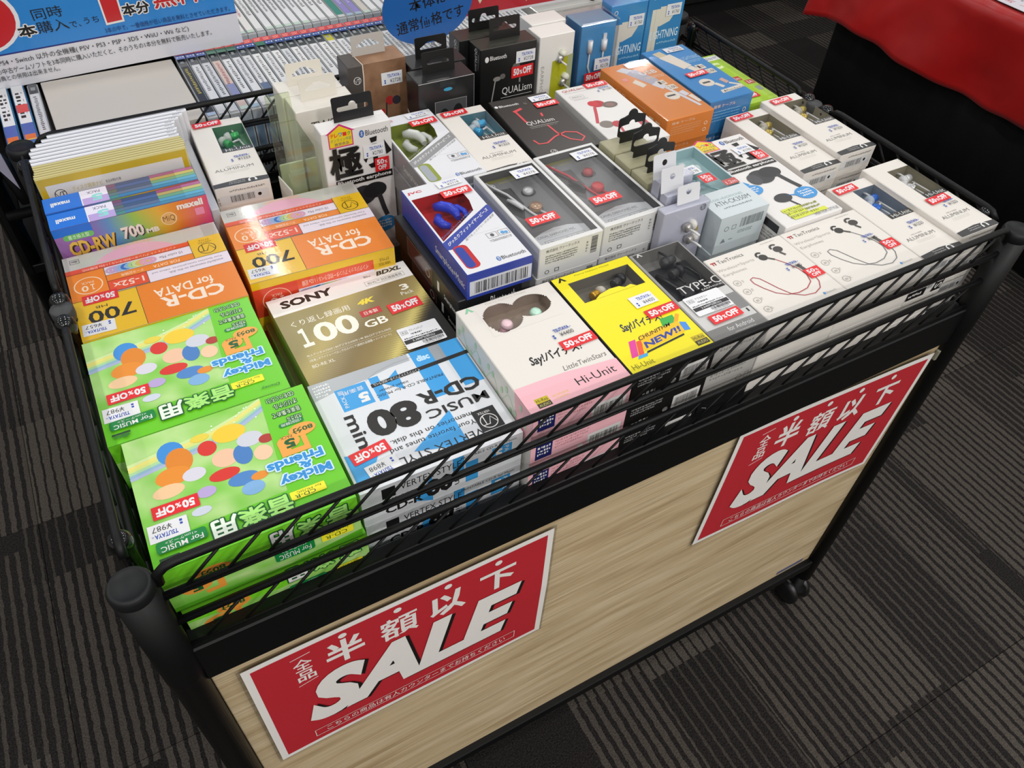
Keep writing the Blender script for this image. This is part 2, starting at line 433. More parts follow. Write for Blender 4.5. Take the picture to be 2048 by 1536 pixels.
# ================================================================== SALE CART
W_, D_, DM = 0.8774, 0.5802, 0.297
def wood_mat():
    m, nt, b = newmat('light_oak_laminate'); L = nt.links.new
    tc = N(nt, 'ShaderNodeTexCoord'); mp = N(nt, 'ShaderNodeMapping'); mp.inputs['Scale'].default_value = (3.2, 1, 36)
    L(tc.outputs['Object'], mp.inputs[0])
    n1 = N(nt, 'ShaderNodeTexNoise'); n1.inputs['Scale'].default_value = 1.6; n1.inputs['Detail'].default_value = 8; n1.inputs['Distortion'].default_value = 0.6; L(mp.outputs[0], n1.inputs[0])
    mp2 = N(nt, 'ShaderNodeMapping'); mp2.inputs['Scale'].default_value = (5, 1, 420); L(tc.outputs['Object'], mp2.inputs[0])
    n2 = N(nt, 'ShaderNodeTexNoise'); n2.inputs['Scale'].default_value = 2.0; n2.inputs['Detail'].default_value = 4; L(mp2.outputs[0], n2.inputs[0])
    r1 = ramp(nt, [(0.28, '#b79f7a'), (0.45, '#ceb893'), (0.6, '#d9c5a2'), (0.8, '#e2d0b0')]); L(n1.outputs[0], r1.inputs[0])
    r2 = ramp(nt, [(0.35, '#b9b0a2'), (0.6, '#ffffff')]); L(n2.outputs[0], r2.inputs[0])
    mx = N(nt, 'ShaderNodeMix', data_type='RGBA', blend_type='MULTIPLY'); mx.inputs['Factor'].default_value = 0.6
    L(r1.outputs[0], mx.inputs[6]); L(r2.outputs[0], mx.inputs[7]); L(mx.outputs[2], b.inputs['Base Color'])
    b.inputs['Roughness'].default_value = 0.5
    return m
OAK = wood_mat()
POWDER = ink('#08090a', 0.45, 0, 0.28)
cart = thing('sale_cart', 'black wheeled sale cart with a wire basket and light oak front panel', 'cart', (0, 0, 0))
def cpost(x, y, r, ztop, zbot):
    o = lathe_obj('post', [(0, zbot), (r * .93, zbot), (r * .93, -.030), (r * .99, -.026), (r, -.022), (r, ztop - .012), (0, ztop - .012)], POWDER, cart, (x, y, G), 28)
    lathe_obj('cap', [(0, ztop - .0005), (r * .80, ztop - .0015), (r * .86, ztop), (r * .97, ztop - .001), (r * 1.05, ztop - .004), (r * 1.05, ztop - .010), (r * .95, ztop - .0125), (0, ztop - .0125)], ink('#101214', 0.5, 0, .35), o, None, 28)
    return o
corner = [(0, 0), (W_, 0), (0, D_), (W_, D_)]
for (x, y) in corner:
    cpost(x, y, 0.0142, 0.11, -0.60)
for x in (0, W_):
    lathe_obj('post', [(0, -.03), (.0085, -.03), (.0085, .094), (0, .094)], POWDER, cart, (x, DM, G), 20)
    lathe_obj('cap', [(0, .106), (.0088, .106), (.0098, .1045), (.0098, .098), (.0088, .093), (0, .093)], ink('#3a3b3d', 0.5), cart, (x, DM, G), 20)
# casters
for (x, y) in corner:
    t = lathe_obj('caster', [(0, -.600), (.009, -.600), (.009, -.632), (.017, -.636), (.017, -.646), (0, -.646)], POWDER, cart, (x, y, G), 16)
    for s in (-1, 1):
        bm = bmesh.new()
        bm_lathe(bm, [(0, -.008), (.018, -.008), (.0255, -.004), (.0265, 0), (.0255, .004), (.018, .008), (0, .008)], 24, 0, Matrix.Translation((s * .0135, .006, -.6535)) @ Matrix.Rotation(PI / 2, 4, 'Y'))
        link('wheel', finish_keep(bm, 'wheel', ink('#161617', .3)), t)
# beams under the basket, panels and lower rails
for y, nm in ((-.0045, 'beam'), (D_ - .0155, 'beam')):
    box_obj(nm, .012, y, G - .0455, W_ - .012, y + .020, G + .006, POWDER, cart, .0015)
for x in (-.010, W_ - .010):
    box_obj('beam', x, .012, G - .050, x + .020, D_ - .012, G + .006, POWDER, cart, .0015)
pf = box_obj('front_panel', .0135, .001, G - .542, W_ - .0125, .012, G - .045, OAK, cart, .0008)
box_obj('back_panel', .0135, D_ - .012, G - .542, W_ - .0125, D_ - .001, G - .048, OAK, cart, .0008)
for x in (.001, W_ - .012): box_obj('side_panel', x, .0135, G - .542, x + .011, D_ - .0135, G - .048, ink('#1a1a1b', .5), cart, .0008)
for y in (0, D_): box_obj('bottom_rail', .010, y - .008, G - .562, W_ - .010, y + .008, G - .541, POWDER, cart, .0015)
box_obj('panel_clip', W_ - .016, -.004, G - .075, W_ - .0085, .001, G - .060, ink('#8d8c7c', .4), cart, .0006)
box_obj('panel_label', W_ - .085, .0004, G - .535, W_ - .030, .0012, G - .527, ink('#5b5f78', .4), cart)
# wire basket: long rails, short slanting wires, wire floor
bm = bmesh.new(); bm_tube(bm, [(-.0, 0, 0), (.0315, 0, .0315)], .0013, 6); WIRE_U = finish_keep(bm, 'wire', POWDER)
bm = bmesh.new(); bm_tube(bm, [(-.0, 0, 0), (.033, 0, .033)], .0013, 6); WIRE_L = finish_keep(bm, 'wire', POWDER)
def basket_side(p0, p1, knobs):
    p0, p1 = Vector(p0), Vector(p1); d = (p1 - p0); Ln = d.length; d = d / Ln
    ang = math.atan2(d.y, d.x); e = .019
    def P(s, z): q = p0 + d * s; return (q.x, q.y, z + G)
    if not knobs:
        tube_obj('top_rail', [P(e - .003, .098), P(e - .002, .108), P(e + .004, .1135), P(e + .012, .115), P(Ln - e - .012, .115), P(Ln - e - .004, .1135), P(Ln - e + .002, .108), P(Ln - e + .003, .098)], .0034, POWDER, cart, 10)
    else:
        tube_obj('top_rail', [P(.026, .102), P(.034, .1085), P(.042, .1095), P(Ln - .042, .1095), P(Ln - .034, .1085), P(Ln - .026, .102)], .0034, POWDER, cart, 10)
    tube_obj('rail', [P(.012, .0825), P(Ln - .012, .0825)], .0024, POWDER, cart, 8)
    tube_obj('rail', [P(.012, .0780), P(Ln - .012, .0780)], .0015, POWDER, cart, 6)
    tube_obj('rail', [P(.012, .0455), P(Ln - .012, .0455)], .0032, POWDER, cart, 8)
    tube_obj('rail', [P(.012, .0095), P(Ln - .012, .0095)], .0018, POWDER, cart, 6)
    s = .027
    while s < Ln - .05:
        link('wire', WIRE_U, cart, P(s, .081), ang); link('wire', WIRE_L, cart, P(s, .0115), ang); s += .0282
basket_side((0, 0, 0), (W_, 0, 0), False)
basket_side((0, D_, 0), (W_, D_, 0), False)
KN = [(0, .111), (.0055, .1095), (.0078, .106), (.0086, .101), (.0078, .096), (.0066, .093), (.0066, -.02), (0, -.02)]
for x in (0, W_ + .002):
    for a, b in ((0, DM), (DM, D_)):
        basket_side((x, a, 0), (x, b, 0), True)
        for yy in (a + (.040 if a == 0 else .013), b - (.034 if b == D_ else .019)):
            lathe_obj('knob', [(r, z) for r, z in KN], METALG, cart, (x, yy, G), 18)
for k in range(31):
    x = .02 + k * .028
    tube_obj('floor_wire', [(x, .004, G + BASE - .0013), (x, D_ - .004, G + BASE - .0013)], .0013, POWDER, cart, 6)
for y in (.02, .2, .38, .56): tube_obj('floor_rail', [(.004, y, G + BASE - .0045), (W_ - .004, y, G + BASE - .0045)], .0020, POWDER, cart, 6)

# ------------------------------------------------------------------ the two sale signs taped to the panel
SRED = ink('#bf2b35', 0.33)
SW = ink('#eeeae6', 0.4)
def sale_sign(label, x, z, rot, bend):
    W, H = .303, .216
    t = thing('sale_sign', label, 'sign', (x + .1485, -.0005, z - .105 + G), 0)
    p = Pr(W, H, 0.0001, .00002)
    p.rect(0, 0, 1, 1, FROST, nx=14, ny=8); lam = p.mesh('laminate', bend)
    lo = link('laminate', lam, t)
    q = Pr(.297, .210, 0.0005, .00004)
    q.rect(0, 0, 1, 1, SW, nx=80, ny=40); q.rect(.022, .03, .978, .965, SRED, nx=80, ny=40)
    q.line([(.128, .905), (.188, .915)], .0009, SW); q.line([(.128, .655), (.190, .675)], .0009, SW)
    q.text('全', .130, .785, .186, .885, SW, bold=.008); q.text('品', .132, .690, .188, .775, SW, bold=.015)
    for s_, u0, v0, u1, v1, du in (('半', .225, .70, .345, .895, .286), ('額', .395, .69, .520, .875, .458), ('以', .560, .69, .685, .875, .625), ('下', .735, .70, .865, .865, .80)):
        q.text(s_, u0, v0, u1, v1, SW, bold=.014 if s_ == '額' else .03); q.ell(du, .925, .013, .018, SW, 16)
    q.z += .00025
    q.text('SALE', .138, .222, .905, .660, ink('#1b1413', .4), bold=.05, shear=.28, res=5)
    q.z += .00025
    q.text('SALE', .125, .232, .892, .674, SW, bold=.05, shear=.28, res=5)
    q.frame(.125, .085, .885, .155, .0007, SW)
    q.text('こちらの商品は有人カウンターまでお持ちください', .165, .098, .845, .143, SW)
    lo2 = link('printed_sheet', q.mesh('printed_sheet', bend), t)
    for o in (lo, lo2): o.matrix_local = Matrix.Rotation(rot, 4, 'Y') @ Matrix(((1, 0, 0, 0), (0, 0, -1, 0), (0, 1, 0, 0), (0, 0, 0, 1)))
    return t
def bend1(x, y, z):
    s = x / .15; r = y / .105
    return (x, y, z + .0010 + .0035 * max(0, s) ** 2 * (1 - .5 * abs(r)) + .0030 * max(0, -s) ** 2 + .0015 * math.cos(2.2 * s))
def bend2(x, y, z):
    s = x / .15; r = y / .105
    return (x, y, z + .0012 + .0022 * max(0, s) ** 2 + .0006 * math.sin(2 * s + r) ** 2)
sale_sign('red half price sale sign on the left half of the oak panel', .0338, -.0593, .0028, bend1)
sale_sign('red half price sale sign on the right half of the oak panel', .5501, -.0505, .0368, bend2)

# ================================================================== PRODUCTS: blank disc packs
def gen_mat(name, build, rough=0.3, coat=0.0):
    m, nt, b = newmat(name); tc = N(nt, 'ShaderNodeTexCoord'); sx = N(nt, 'ShaderNodeSeparateXYZ'); nt.links.new(tc.outputs['Generated'], sx.inputs[0])
    c = build(nt, sx.outputs[0], sx.outputs[1], tc); nt.links.new(c, b.inputs['Base Color']); b.inputs['Roughness'].default_value = rough
    if coat: b.inputs['Coat Weight'].default_value = coat
    return m
# --- lime green five-packs
def _green(nt, u, v, tc):
    n = N(nt, 'ShaderNodeTexNoise'); n.inputs['Scale'].default_value = 3.0; nt.links.new(tc.outputs['Generated'], n.inputs[0])
    f = math_n(nt, 'ADD', math_n(nt, 'MULTIPLY', n.outputs[0], 0.7), math_n(nt, 'MULTIPLY', math_n(nt, 'ADD', v, u), 0.25))
    r = ramp(nt, [(0.2, '#5fc02c'), (0.45, '#86cc52'), (0.6, '#b9e08f'), (0.85, '#7ecb3d')]); nt.links.new(f, r.inputs[0]); return r.outputs[0]
GART = gen_mat('green_meadow_print', _green)
LIME = ink('#78d52a', 0.3); LIME2 = ink('#6ccb25', 0.3); DGREEN = ink('#12823d', 0.35); OUTG = ink('#0f5a2a', 0.35)
def green_top():
    p = Pr(.142, .125)
    p.rect(0, 0, 1, 1, GART)
    # rainbow swoosh
    for k, c in enumerate(('#cfe7a0', '#e9df7a', '#d7e07f', '#a9d7a0', '#8fb7cc', '#a9b7d6')):
        p.line([(0, .80 - .022 * k), (.20, .835 - .022 * k), (.42, .86 - .022 * k), (.60, .92 - .02 * k), (.75, 1.0 - .018 * k - .006)], .0027, c)
    # plain colour stand-in for the picture area: loose overlapping balloons
    for cu, cv, ru, rv, c in ((.22, .80, .07, .09, '#3f8fd8'), (.25, .72, .07, .10, '#e0862a'), (.20, .62, .09, .07, '#e88f2e'), (.30, .58, .06, .05, '#d8d6e2'), (.16, .52, .08, .05, '#f0c89a'),
                              (.40, .74, .05, .06, '#d8352c'), (.53, .80, .09, .07, '#f0cc38'), (.47, .62, .07, .07, '#eec3a2'), (.56, .60, .05, .08, '#4a7fc0'), (.44, .50, .08, .045, '#d8352c'),
                              (.62, .70, .07, .06, '#cfd2dc'), (.66, .56, .05, .06, '#f0caa6'), (.52, .42, .08, .05, '#4f86c6'), (.55, .33, .06, .05, '#7fb0dd'), (.60, .40, .045, .03, '#e58f32'),
                              (.33, .42, .05, .04, '#b9a6d6'), (.70, .66, .04, .035, '#b03a30'), (.38, .84, .05, .03, '#e8d24a'), (.28, .30, .05, .03, '#cfd6e4')):
        p.ell(cu, cv, ru, rv, ink(c, .35), 18)
    R_ = random.Random(5)
    for k in range(9): p.ell(R_.uniform(.45, .72), R_.uniform(.84, .97), .006, .007, ink('#dff4cf'), 8)
    p.poly([(.75, 1), (1, 1), (1, 0), (0, 0), (0, .205), (.30, .205), (.70, .22)], LIME2)
    T = lambda s, a, b, c, d, m, **k: p.text(s, a, b, c, d, m, rot=180, **k)
    for k, s_ in enumerate(('CDをつくろう!', 'オリジナル', '音楽を集めて', '大好きな')):
        a, b = (.775, .935) if k in (0, 2) else ((.80, .935) if k == 1 else (.84, .925))
        p.fat(s_, a + .002, .975 - k * .07 - .049, b - .002, .975 - k * .07 - .004, OUTG, .0006, 180); T(s_, a + .002, .975 - k * .07 - .049, b - .002, .975 - k * .07 - .004, ink('#dff5cf'), bold=0)
    p.rect(.785, .69, .925, .725, DGREEN, r=.002); T('1回記録用', .80, .696, .91, .72, PAPER)
    p.ell(.895, .63, .075, .052, '#f2a54a'); p.ell(.80, .565, .062, .055, '#f2a54a'); p.rect(.80, .46, .90, .50, '#f2a54a'); p.rect(.87, .48, .90, .62, '#f2a54a'); p.rect(.74, .46, .80, .56, '#f2a54a')
    T('80分', .835, .605, .955, .652, OUTG, bold=.03); T('5', .775, .515, .835, .588, OUTG, bold=.05); T('PACK', .765, .595, .83, .618, OUTG)
    for a, b, c, d, s_ in ((.68, .25, .955, .335, 'Mickey'), (.80, .325, .87, .385, '&'), (.645, .375, .945, .445, 'Friends')):
        p.fat(s_, a, b, c, d, ink('#cfeaff'), .0009, 180, .03); T(s_, a, b, c, d, ink('#2f8fd6'), bold=.04)
    p.rect(.70, .128, .885, .19, '#f4ea2c', r=.001); T('CD-R', .72, .133, .83, .160, OUTG, bold=.01); T('for MUSIC', .735, .164, .865, .180, OUTG)
    T('Disney', .845, .045, .955, .075, OUTG, shear=.2)
    for a, b, s_ in ((.575, .70, '音'), (.435, .565, '楽'), (.30, .425, '用')):
        p.fat(s_, a, .07, b, .19, OUTG, .0011, 180, .01); p.fat(s_, a, .07, b, .19, ink('#e8f4e4') if s_ == '用' else ink('#a8e878'), .0003, 180, .01)
    p.rect(.035, .105, .275, .185, DGREEN, r=.0025); T('For MUSIC', .055, .112, .255, .148, PAPER, bold=.01); T('<1cmケース>', .08, .155, .23, .176, PAPER)
    p.rect(.035, .058, .13, .075, '#1d4a22'); T('disc', .045, .028, .125, .055, ink('#2d7a2c'), bold=.06)
    return p
def green_front(v):
    p = Pr(.142, .0525)
    p.rect(0, 0, 1, 1, GART); p.poly([(0, .62), (.5, .52), (1, .75), (1, 1), (0, 1)], LIME); p.poly([(0, .1), (.6, .05), (1, .2), (1, 0), (0, 0)], ink('#5bb520'))
    T = lambda s, a, b, c, d, m, **k: p.text(s, a, b, c, d, m, rot=180, **k)
    p.ell(.24, .62, .09, .13, '#ec9a3c'); p.ell(.14, .40, .075, .14, '#ec9a3c'); p.rect(.17, .16, .27, .24, '#ec9a3c'); p.rect(.235, .2, .27, .6, '#ec9a3c')
    T('80分', .17, .56, .30, .70, OUTG, bold=.03); T('5', .11, .30, .17, .47, OUTG, bold=.05)
    for a, b, s_ in ((.83, .96, '音'), (.68, .80, '楽'), (.54, .66, '用')):
        p.fat(s_, a, .59, b, .94, OUTG, .0011, 180, .01); p.fat(s_, a, .59, b, .94, PAPER if s_ == '用' else ink('#a8e878'), .0003, 180, .01)
    p.rect(.53, .22, .74, .48, DGREEN, r=.002); T('For MUSIC', .55, .24, .72, .36, PAPER); T('<1cmケース>', .57, .38, .70, .45, PAPER)
    p.rect(.78, .27, .955, .48, '#f4ea2c', r=.001); T('CD-R', .80, .29, .92, .38, OUTG); T('for MUSIC', .81, .40, .93, .46, OUTG)
    return p
GD = (.142, .125, .0525)
gtop = green_top().mesh('printed_top'); gfront = green_front(0).mesh('printed_front')
gcols = {'all': LIME, 'left': ink('#74c93a', .3)}
for (x, y, rz, lab) in ((.014, .0125, -.009, 'lime green blank disc pack in the front left corner'), (.0055, .1385, -.004, 'lime green blank disc pack behind the front left one')):
    t, dm = lying('disc_pack', lab, 'disc pack', x, y, .0885, *GD, gcols, rz, body='sleeve_body', group='lime green disc packs')
    put_print(gtop, 'printed_top', t, 'top', dm); put_print(gfront, 'printed_front', t, 'front', dm)
    stick(t, discount_mesh(.0325, .0118), 'top', dm, .17, .39, PI - .02); stick(t, price_mesh('987'), 'top', dm, .11, .255, PI - .03)
for nm, x, y, rz in (('lime green disc packs in the front left corner', .0165, .0125, -.004), ('lime green disc packs behind the front left corner', .0095, .1395, 0)):
    under('disc_pack', nm, 'disc pack', x, y, .0360, *GD, gcols, 1, rz, [(gfront, 'printed_front', 'front')], 0, 0, 'sleeve_body')
# --- orange ten-packs
ORA = ink('#f28a1c', .28, 0, .5, .4); YEL = ink('#f0c31f', .28, 0, .5, .4); ORED = ink('#ea5429', .28, 0, .5, .4); CASEG = ink('#cfcdc6', .22, 0, .6, .6); LILAC = ink('#efe3ee', .3)
def vt_logo(p, cu, cv, r, m, rot=180, t=.0008):
    ru, rv = r / p.W, r / p.H
    p.ring(cu, cv, ru, rv, t, m)
    k = -1 if rot == 180 else 1
    L_ = lambda pts: p.line([(cu + k * a * ru, cv + k * b * rv) for a, b in pts], t, m)
    L_([(-.85, .45), (-.35, -.55), (.05, .40)]); L_([(.0, .42), (.88, .42)]); L_([(.42, .42), (.42, -.85)])
def orange_top():
    p = Pr(.142, .125); T = lambda s, a, b, c, d, m, **k: p.text(s, a, b, c, d, m, rot=180, **k)
    p.rect(0, 0, 1, 1, CASEG)
    p.poly([(.34, .995), (.56, .995), (.60, .96), (.30, .96)], ink('#dfb9a8', .3)); p.rect(.90, .83, .99, .985, ink('#bdb9b2', .3))
    P = [(.44 + .30 * math.cos(math.radians(a)), .70 + .27 * math.sin(math.radians(a))) for a in range(28, 153, 6)]
    p.poly(P, ink('#eeb4c8', .25, 0, .5, .5))
    p.frame(.04, .90, .10, .955, .0006, ink('#6f6d68')); T('disc', .05, .915, .09, .94, ink('#6f6d68'), bold=.04)
    p.rect(0, .765, .785, .825, ORED); T('インクジェットプリンター対応ラベル | 1-52x 記録対応', .10, .777, .70, .812, ink('#fbe0d2'))
    p.rect(.785, .585, 1, .835, YEL); vt_logo(p, .885, .68, .0085, INK); T('VERTEX', .84, .755, .93, .775, ink('#8a6d18')); T('STYLE', .85, .785, .92, .805, ink('#8a6d18'))
    p.rect(.228, .66, .785, .765, LILAC); T('10 color Mix', .575, .695, .725, .728, ink('#4a4550'))
    for k, c in enumerate(('#c7a8c4', '#c9a0c6', '#b4a8d4', '#8fb6dc', '#2a6fbe', '#8fb8d8', '#b6cf84', '#cddc94', '#e2b95c', '#e6a2b4', '#dca6c6')):
        p.ring(.275 + .024 * k, .712, .0062 / .142, .0052 / .125, .0028, ink(c), 16)
    p.rect(.228, .585, .785, .66, ORA); T('FOR DATA', .52, .605, .69, .638, ink('#fbe9d4')); T('データ記録用', .32, .605, .46, .638, ink('#fbe9d4'))
    p.rect(0, .435, .228, .765, ORA); p.ring(.115, .60, .088, .10, .0010, ink('#fbe3c6')); T('0', .07, .535, .112, .605, ink('#fbe3c6'), bold=.02); T('１', .125, .537, .150, .605, ink('#fbe3c6'), bold=.02); T('PACK', .075, .62, .15, .648, ink('#fbe3c6'))
    p.rect(.228, .455, .47, .585, ORED); T('1-52x', .255, .485, .445, .55, ink('#fbe0d2'), bold=.015)
    p.rect(.47, .44, 1, .585, LILAC); T('Your favorites tunes,pictures, videos and', .50, .53, .955, .555, ink('#55505c')); T('wonderful memories on this disk.', .60, .485, .955, .51, ink('#55505c'))
    p.rect(.38, 0, 1, .44, ORA); T('CD-R', .49, .105, .885, .235, ink('#fdeedd'), bold=.03); T('for DATA', .47, .245, .84, .345, ink('#fdeedd'), bold=.015)
    p.rect(0, 0, .38, .435, YEL); T('700', .065, .155, .34, .295, INK, bold=.02); T('MB', .12, .31, .19, .338, INK)
    for a, b in (((.785, .835), (.785, .585)), ((.228, .765), (.228, .455)), ((.228, .66), (.785, .66)), ((.228, .585), (1, .585)), ((.47, .585), (.47, .44)), ((.228, .455), (.47, .445)), ((.38, .44), (1, .44)), ((.38, .44), (.38, 0)), ((0, .435), (.38, .435)), ((0, .765), (.785, .765))):
        p.line([a, b], .0004, INK)
    return p
def orange_front():
    p = Pr(.142, .053); T = lambda s, a, b, c, d, m, **k: p.text(s, a, b, c, d, m, rot=180, **k)
    p.rect(0, 0, 1, 1, YEL); p.rect(0, .2, .3, .84, ink('#e0452a', .28)); p.ring(.15, .52, .10, .26, .0009, ink('#f4b9a0')); T('0', .10, .40, .155, .58, ink('#f4c9b4')); T('１', .17, .40, .195, .58, ink('#f4c9b4')); T('PACK', .115, .60, .185, .66, ink('#f4c9b4'))
    p.rect(.3, .62, .84, .84, ORED); T('インクジェットプリンター対応ラベル | 1-52x 記録', .33, .66, .80, .80, ink('#fbe0d2'))
    p.rect(.3, .36, .84, .62, LILAC); T('10 color Mix', .66, .42, .81, .55, ink('#4a4550'))
    for k, c in enumerate(('#c7a8c4', '#c9a0c6', '#8fb6dc', '#2a6fbe', '#8fb8d8', '#b6cf84', '#cddc94', '#e2b95c', '#e6a2b4', '#dca6c6')):
        p.ring(.345 + .031 * k, .49, .0062 / .142, .0060 / .053, .003, ink(c), 16)
    p.rect(.3, .2, .84, .36, ORA); vt_logo(p, .92, .42, .0085, INK); T('VERTEX', .875, .66, .965, .72, ink('#8a6d18')); T('STYLE', .885, .76, .955, .82, ink('#8a6d18'))
    return p
otop = orange_top().mesh('printed_top'); ofront = orange_front().mesh('printed_front')
OD = (.142, .125, .053); ocols = {'all': ORA, 'left': ink('#e9a23a', .3), 'front': YEL}
for (x, y, zt, rz, lab, st) in ((.0075, .2645, .0895, -.006, 'orange and yellow blank disc pack by the left basket side', True), (.157, .2755, .0895, -.036, 'orange and yellow blank disc pack directly behind the gold disc box', True)):
    t, dm = lying('disc_pack', lab, 'disc pack', x, y, zt, *OD, ocols, rz, body='sleeve_body', group='orange disc packs')
    put_print(otop, 'printed_top', t, 'top', dm); put_print(ofront, 'printed_front', t, 'front', dm)
    stick(t, discount_mesh(.0300, .0135), 'top', dm, .163, .425, PI - .02); stick(t, price_mesh('657'), 'top', dm, .11, .10, PI - .04)
    fm = Pr(.142, .125, 0.0011); fm.rect(.0, .0, 1, 1, FILM); put_print(fm, 'shrink_film', t, 'top', dm)
for nm, x, y, rz in (('orange disc packs by the left basket side', .0075, .2645, -.004), ('orange disc packs behind the gold box', .1555, .2775, -.03)):
    under('disc_pack', nm, 'disc pack', x, y, .0365, *OD, ocols, 1, rz, [(ofront, 'printed_front', 'front')], 0, 0, 'sleeve_body')
# --- gold recordable disc box
def _gold(nt, u, v, tc):
    d = math_n(nt, 'ADD', math_n(nt, 'MULTIPLY', u, 0.75), math_n(nt, 'MULTIPLY', v, -0.55))
    w_ = N(nt, 'ShaderNodeTexWave', wave_type='BANDS', bands_direction='DIAGONAL'); w_.inputs['Scale'].default_value = 26; nt.links.new(tc.outputs['Generated'], w_.inputs[0])
    f = math_n(nt, 'ADD', d, math_n(nt, 'MULTIPLY', math_n(nt, 'SUBTRACT', w_.outputs['Fac'], .5), .05))
    r = ramp(nt, [(0.0, '#8f8148'), (0.12, '#b3a05c'), (0.25, '#93835a'), (0.33, '#7d6a3e'), (0.45, '#8d7744'), (0.55, '#a8985a'), (0.60, '#e0d07a'), (0.64, '#7a6a38'), (0.68, '#1a1a18')])
    nt.links.new(math_n(nt, 'ADD', f, .18), r.inputs[0]); return r.outputs[0]
GOLD = gen_mat('gold_gradient_print', _gold, .3)
def gold_top():
    p = Pr(.142, .125); T = p.text; c = ink('#f3efe2')
    p.rect(0, 0, 1, 1, GOLD); p.rect(0, .80, 1, 1, ink('#efeceb', .3))
    T('SONY', .075, .862, .44, .952, ink('#231c1a'), bold=.045); T('BDXL', .765, .915, .955, .965, ink('#3a3632'), bold=.04, shear=.3); T('Blu', .68, .93, .725, .955, ink('#3a3632'))
    p.frame(.66, .832, .95, .885, .0003, ink('#6a6660')); T('BDXL™ 対応機器専用', .68, .842, .93, .875, ink('#4a4642'))
    T('3', .86, .665, .92, .735, c, bold=.03); T('Pack', .84, .61, .93, .65, c)
    T('くり返し録画用', .075, .635, .475, .70, c); T('4K', .535, .645, .665, .705, ink('#f0d83c'), bold=.05, shear=.25)
    p.rect(.515, .51, .66, .58, '#c02a2c'); T('日本製', .54, .525, .635, .565, c)
    T('１', .085, .395, .155, .60, c, bold=.03, res=4); T('00', .180, .39, .475, .60, c, bold=.03, res=4); T('GB', .50, .385, .66, .465, c, bold=.02)
    T('地上デジタル720分 | BSデジタル520分 | 4K BSLCSデジタル370分', .07, .29, .64, .318, c); T('2倍速 | ホワイトレーベル | クロスバリア(高耐久記録膜 × ハードコート)', .07, .235, .62, .265, c); T('BD-RE XL', .07, .175, .215, .205, c)
    p.line([(.07, .278), (.64, .278)], .0002, c)
    return p
t, dm = lying('recordable_disc_box', 'gold recordable disc box with white top band and silver price label', 'disc box', .1645, .1495, .0675, .142, .125, .028, {'all': ink('#8c7c46', .35), 'left': ink('#a8986a', .35)}, .012, group='gold disc boxes')
put_print(gold_top(), 'printed_top', t, 'top', dm); stick(t, discount_mesh(.0325, .0145), 'top', dm, .815, .495, .02)
def shop_label(p1, w=.039, h=.029):
    p = Pr(w, h, .0003); p.rect(0, 0, 1, 1, STK_W, r=.0015); p.frame(.05, .68, .22, .86, .0003, INK); p.text('新品', .08, .71, .20, .83, INK)
    p.text('アクセサリー' if p1[0] == '2' else 'ブランクメディア', .27, .74, .62, .86, INK); p.scrib(.27, .58, .55, .68, INK, 1, 4); p.scrib(.06, .44, .92, .53, INK, 1, 6)
    p.rect(.02, .24, .98, .42, '#2c2b2b'); p.text(p1 + '円(税込)', .22, .265, .78, .395, STK_W); p.bars(.42, .09, .95, .22, INK, 5); p.scrib(.45, .02, .88, .07, INK, 1, 7)
    return p.mesh('shop_label')
stick(t, shop_label('3,380'), 'top', dm, .795, .145, -.02, up=.0008)
under('recordable_disc_box', 'gold disc boxes', 'disc box', .160, .1505, .0395, .142, .125, .028, {'all': ink('#8c7c46', .35), 'left': ink('#a8986a', .35)}, 2)
# --- white and blue music disc packs
SKY = ink('#3f9fe0', .3); VWH = ink('#dfe2e7', .25, 0, .5, .4)
def blue_top():
    p = Pr(.142, .125); T = lambda s, a, b, c, d, m, **k: p.text(s, a, b, c, d, m, rot=180, **k)
    p.rect(0, 0, 1, 1, VWH); p.poly([(0, .84), (.13, .87), (.33, .89), (.5, .925), (.64, .93), (.64, 1), (0, 1)], ink('#b4b8bd', .2, 0, .6, .5)); p.scrib(.02, .86, .12, .98, ink('#e4e6e8'), 4, 3)
    p.line([(.33, .88), (.42, .93), (.55, .955), (.66, .955)], .0005, ink('#8e9296'))
    p.rect(.655, .525, .785, 1, SKY); p.rect(.86, .54, .99, 1, SKY); p.rect(.785, .84, .86, 1, ink('#9ba1a6', .2, 0, .5, .4)); p.text('disc', .68, .89, .765, .95, ink('#bfe2f6'), bold=.05)
    p.rect(.13, .67, .325, .88, SKY); p.rect(.35, .66, .41, .89, SKY); p.poly([(.53, .89), (.52, .69), (.42, .80)], SKY)
    p.poly([(.345, .795), (.345, .83), (1, .855), (1, .82)], ink('#161616', .35)); T('インクジェットプリンター対応ラベル', .36, .803, .665, .832, PAPER)
    T('5', .245, .70, .31, .79, PAPER, bold=.06); T('音楽用', .17, .81, .30, .85, PAPER); p.text('PACK 用', .145, .70, .175, .86, PAPER, rot=90)
    T('PRINTABLE CD-R for MUSIC', .345, .695, .775, .72, INK); T('inkjet printer', .37, .735, .56, .765, INK)
    T('CD-R', .555, .485, .955, .61, INK, bold=.035); T('80', .215, .365, .53, .60, INK, bold=.055, res=4); p.text('min', .11, .33, .19, .63, INK, rot=270, bold=.02)
    T('MUSIC', .555, .365, .95, .445, INK, bold=.015)
    p.poly([(.685, .385), (.685, .06), (.38, .165)], SKY); p.poly([(.015, .32), (.015, .05), (.11, .10), (.20, .26)], SKY)
    T('memories on this disk.', .285, .27, .80, .31, INK); T('Your favorite tunes and', .26, .205, .79, .245, INK); T('VERTEX STYLE', .24, .095, .80, .155, INK)
    p.rect(.79, .11, .935, .30, '#17181a'); vt_logo(p, .862, .185, .0078, PAPER); T('VERTEX', .82, .255, .90, .275, PAPER)
    return p
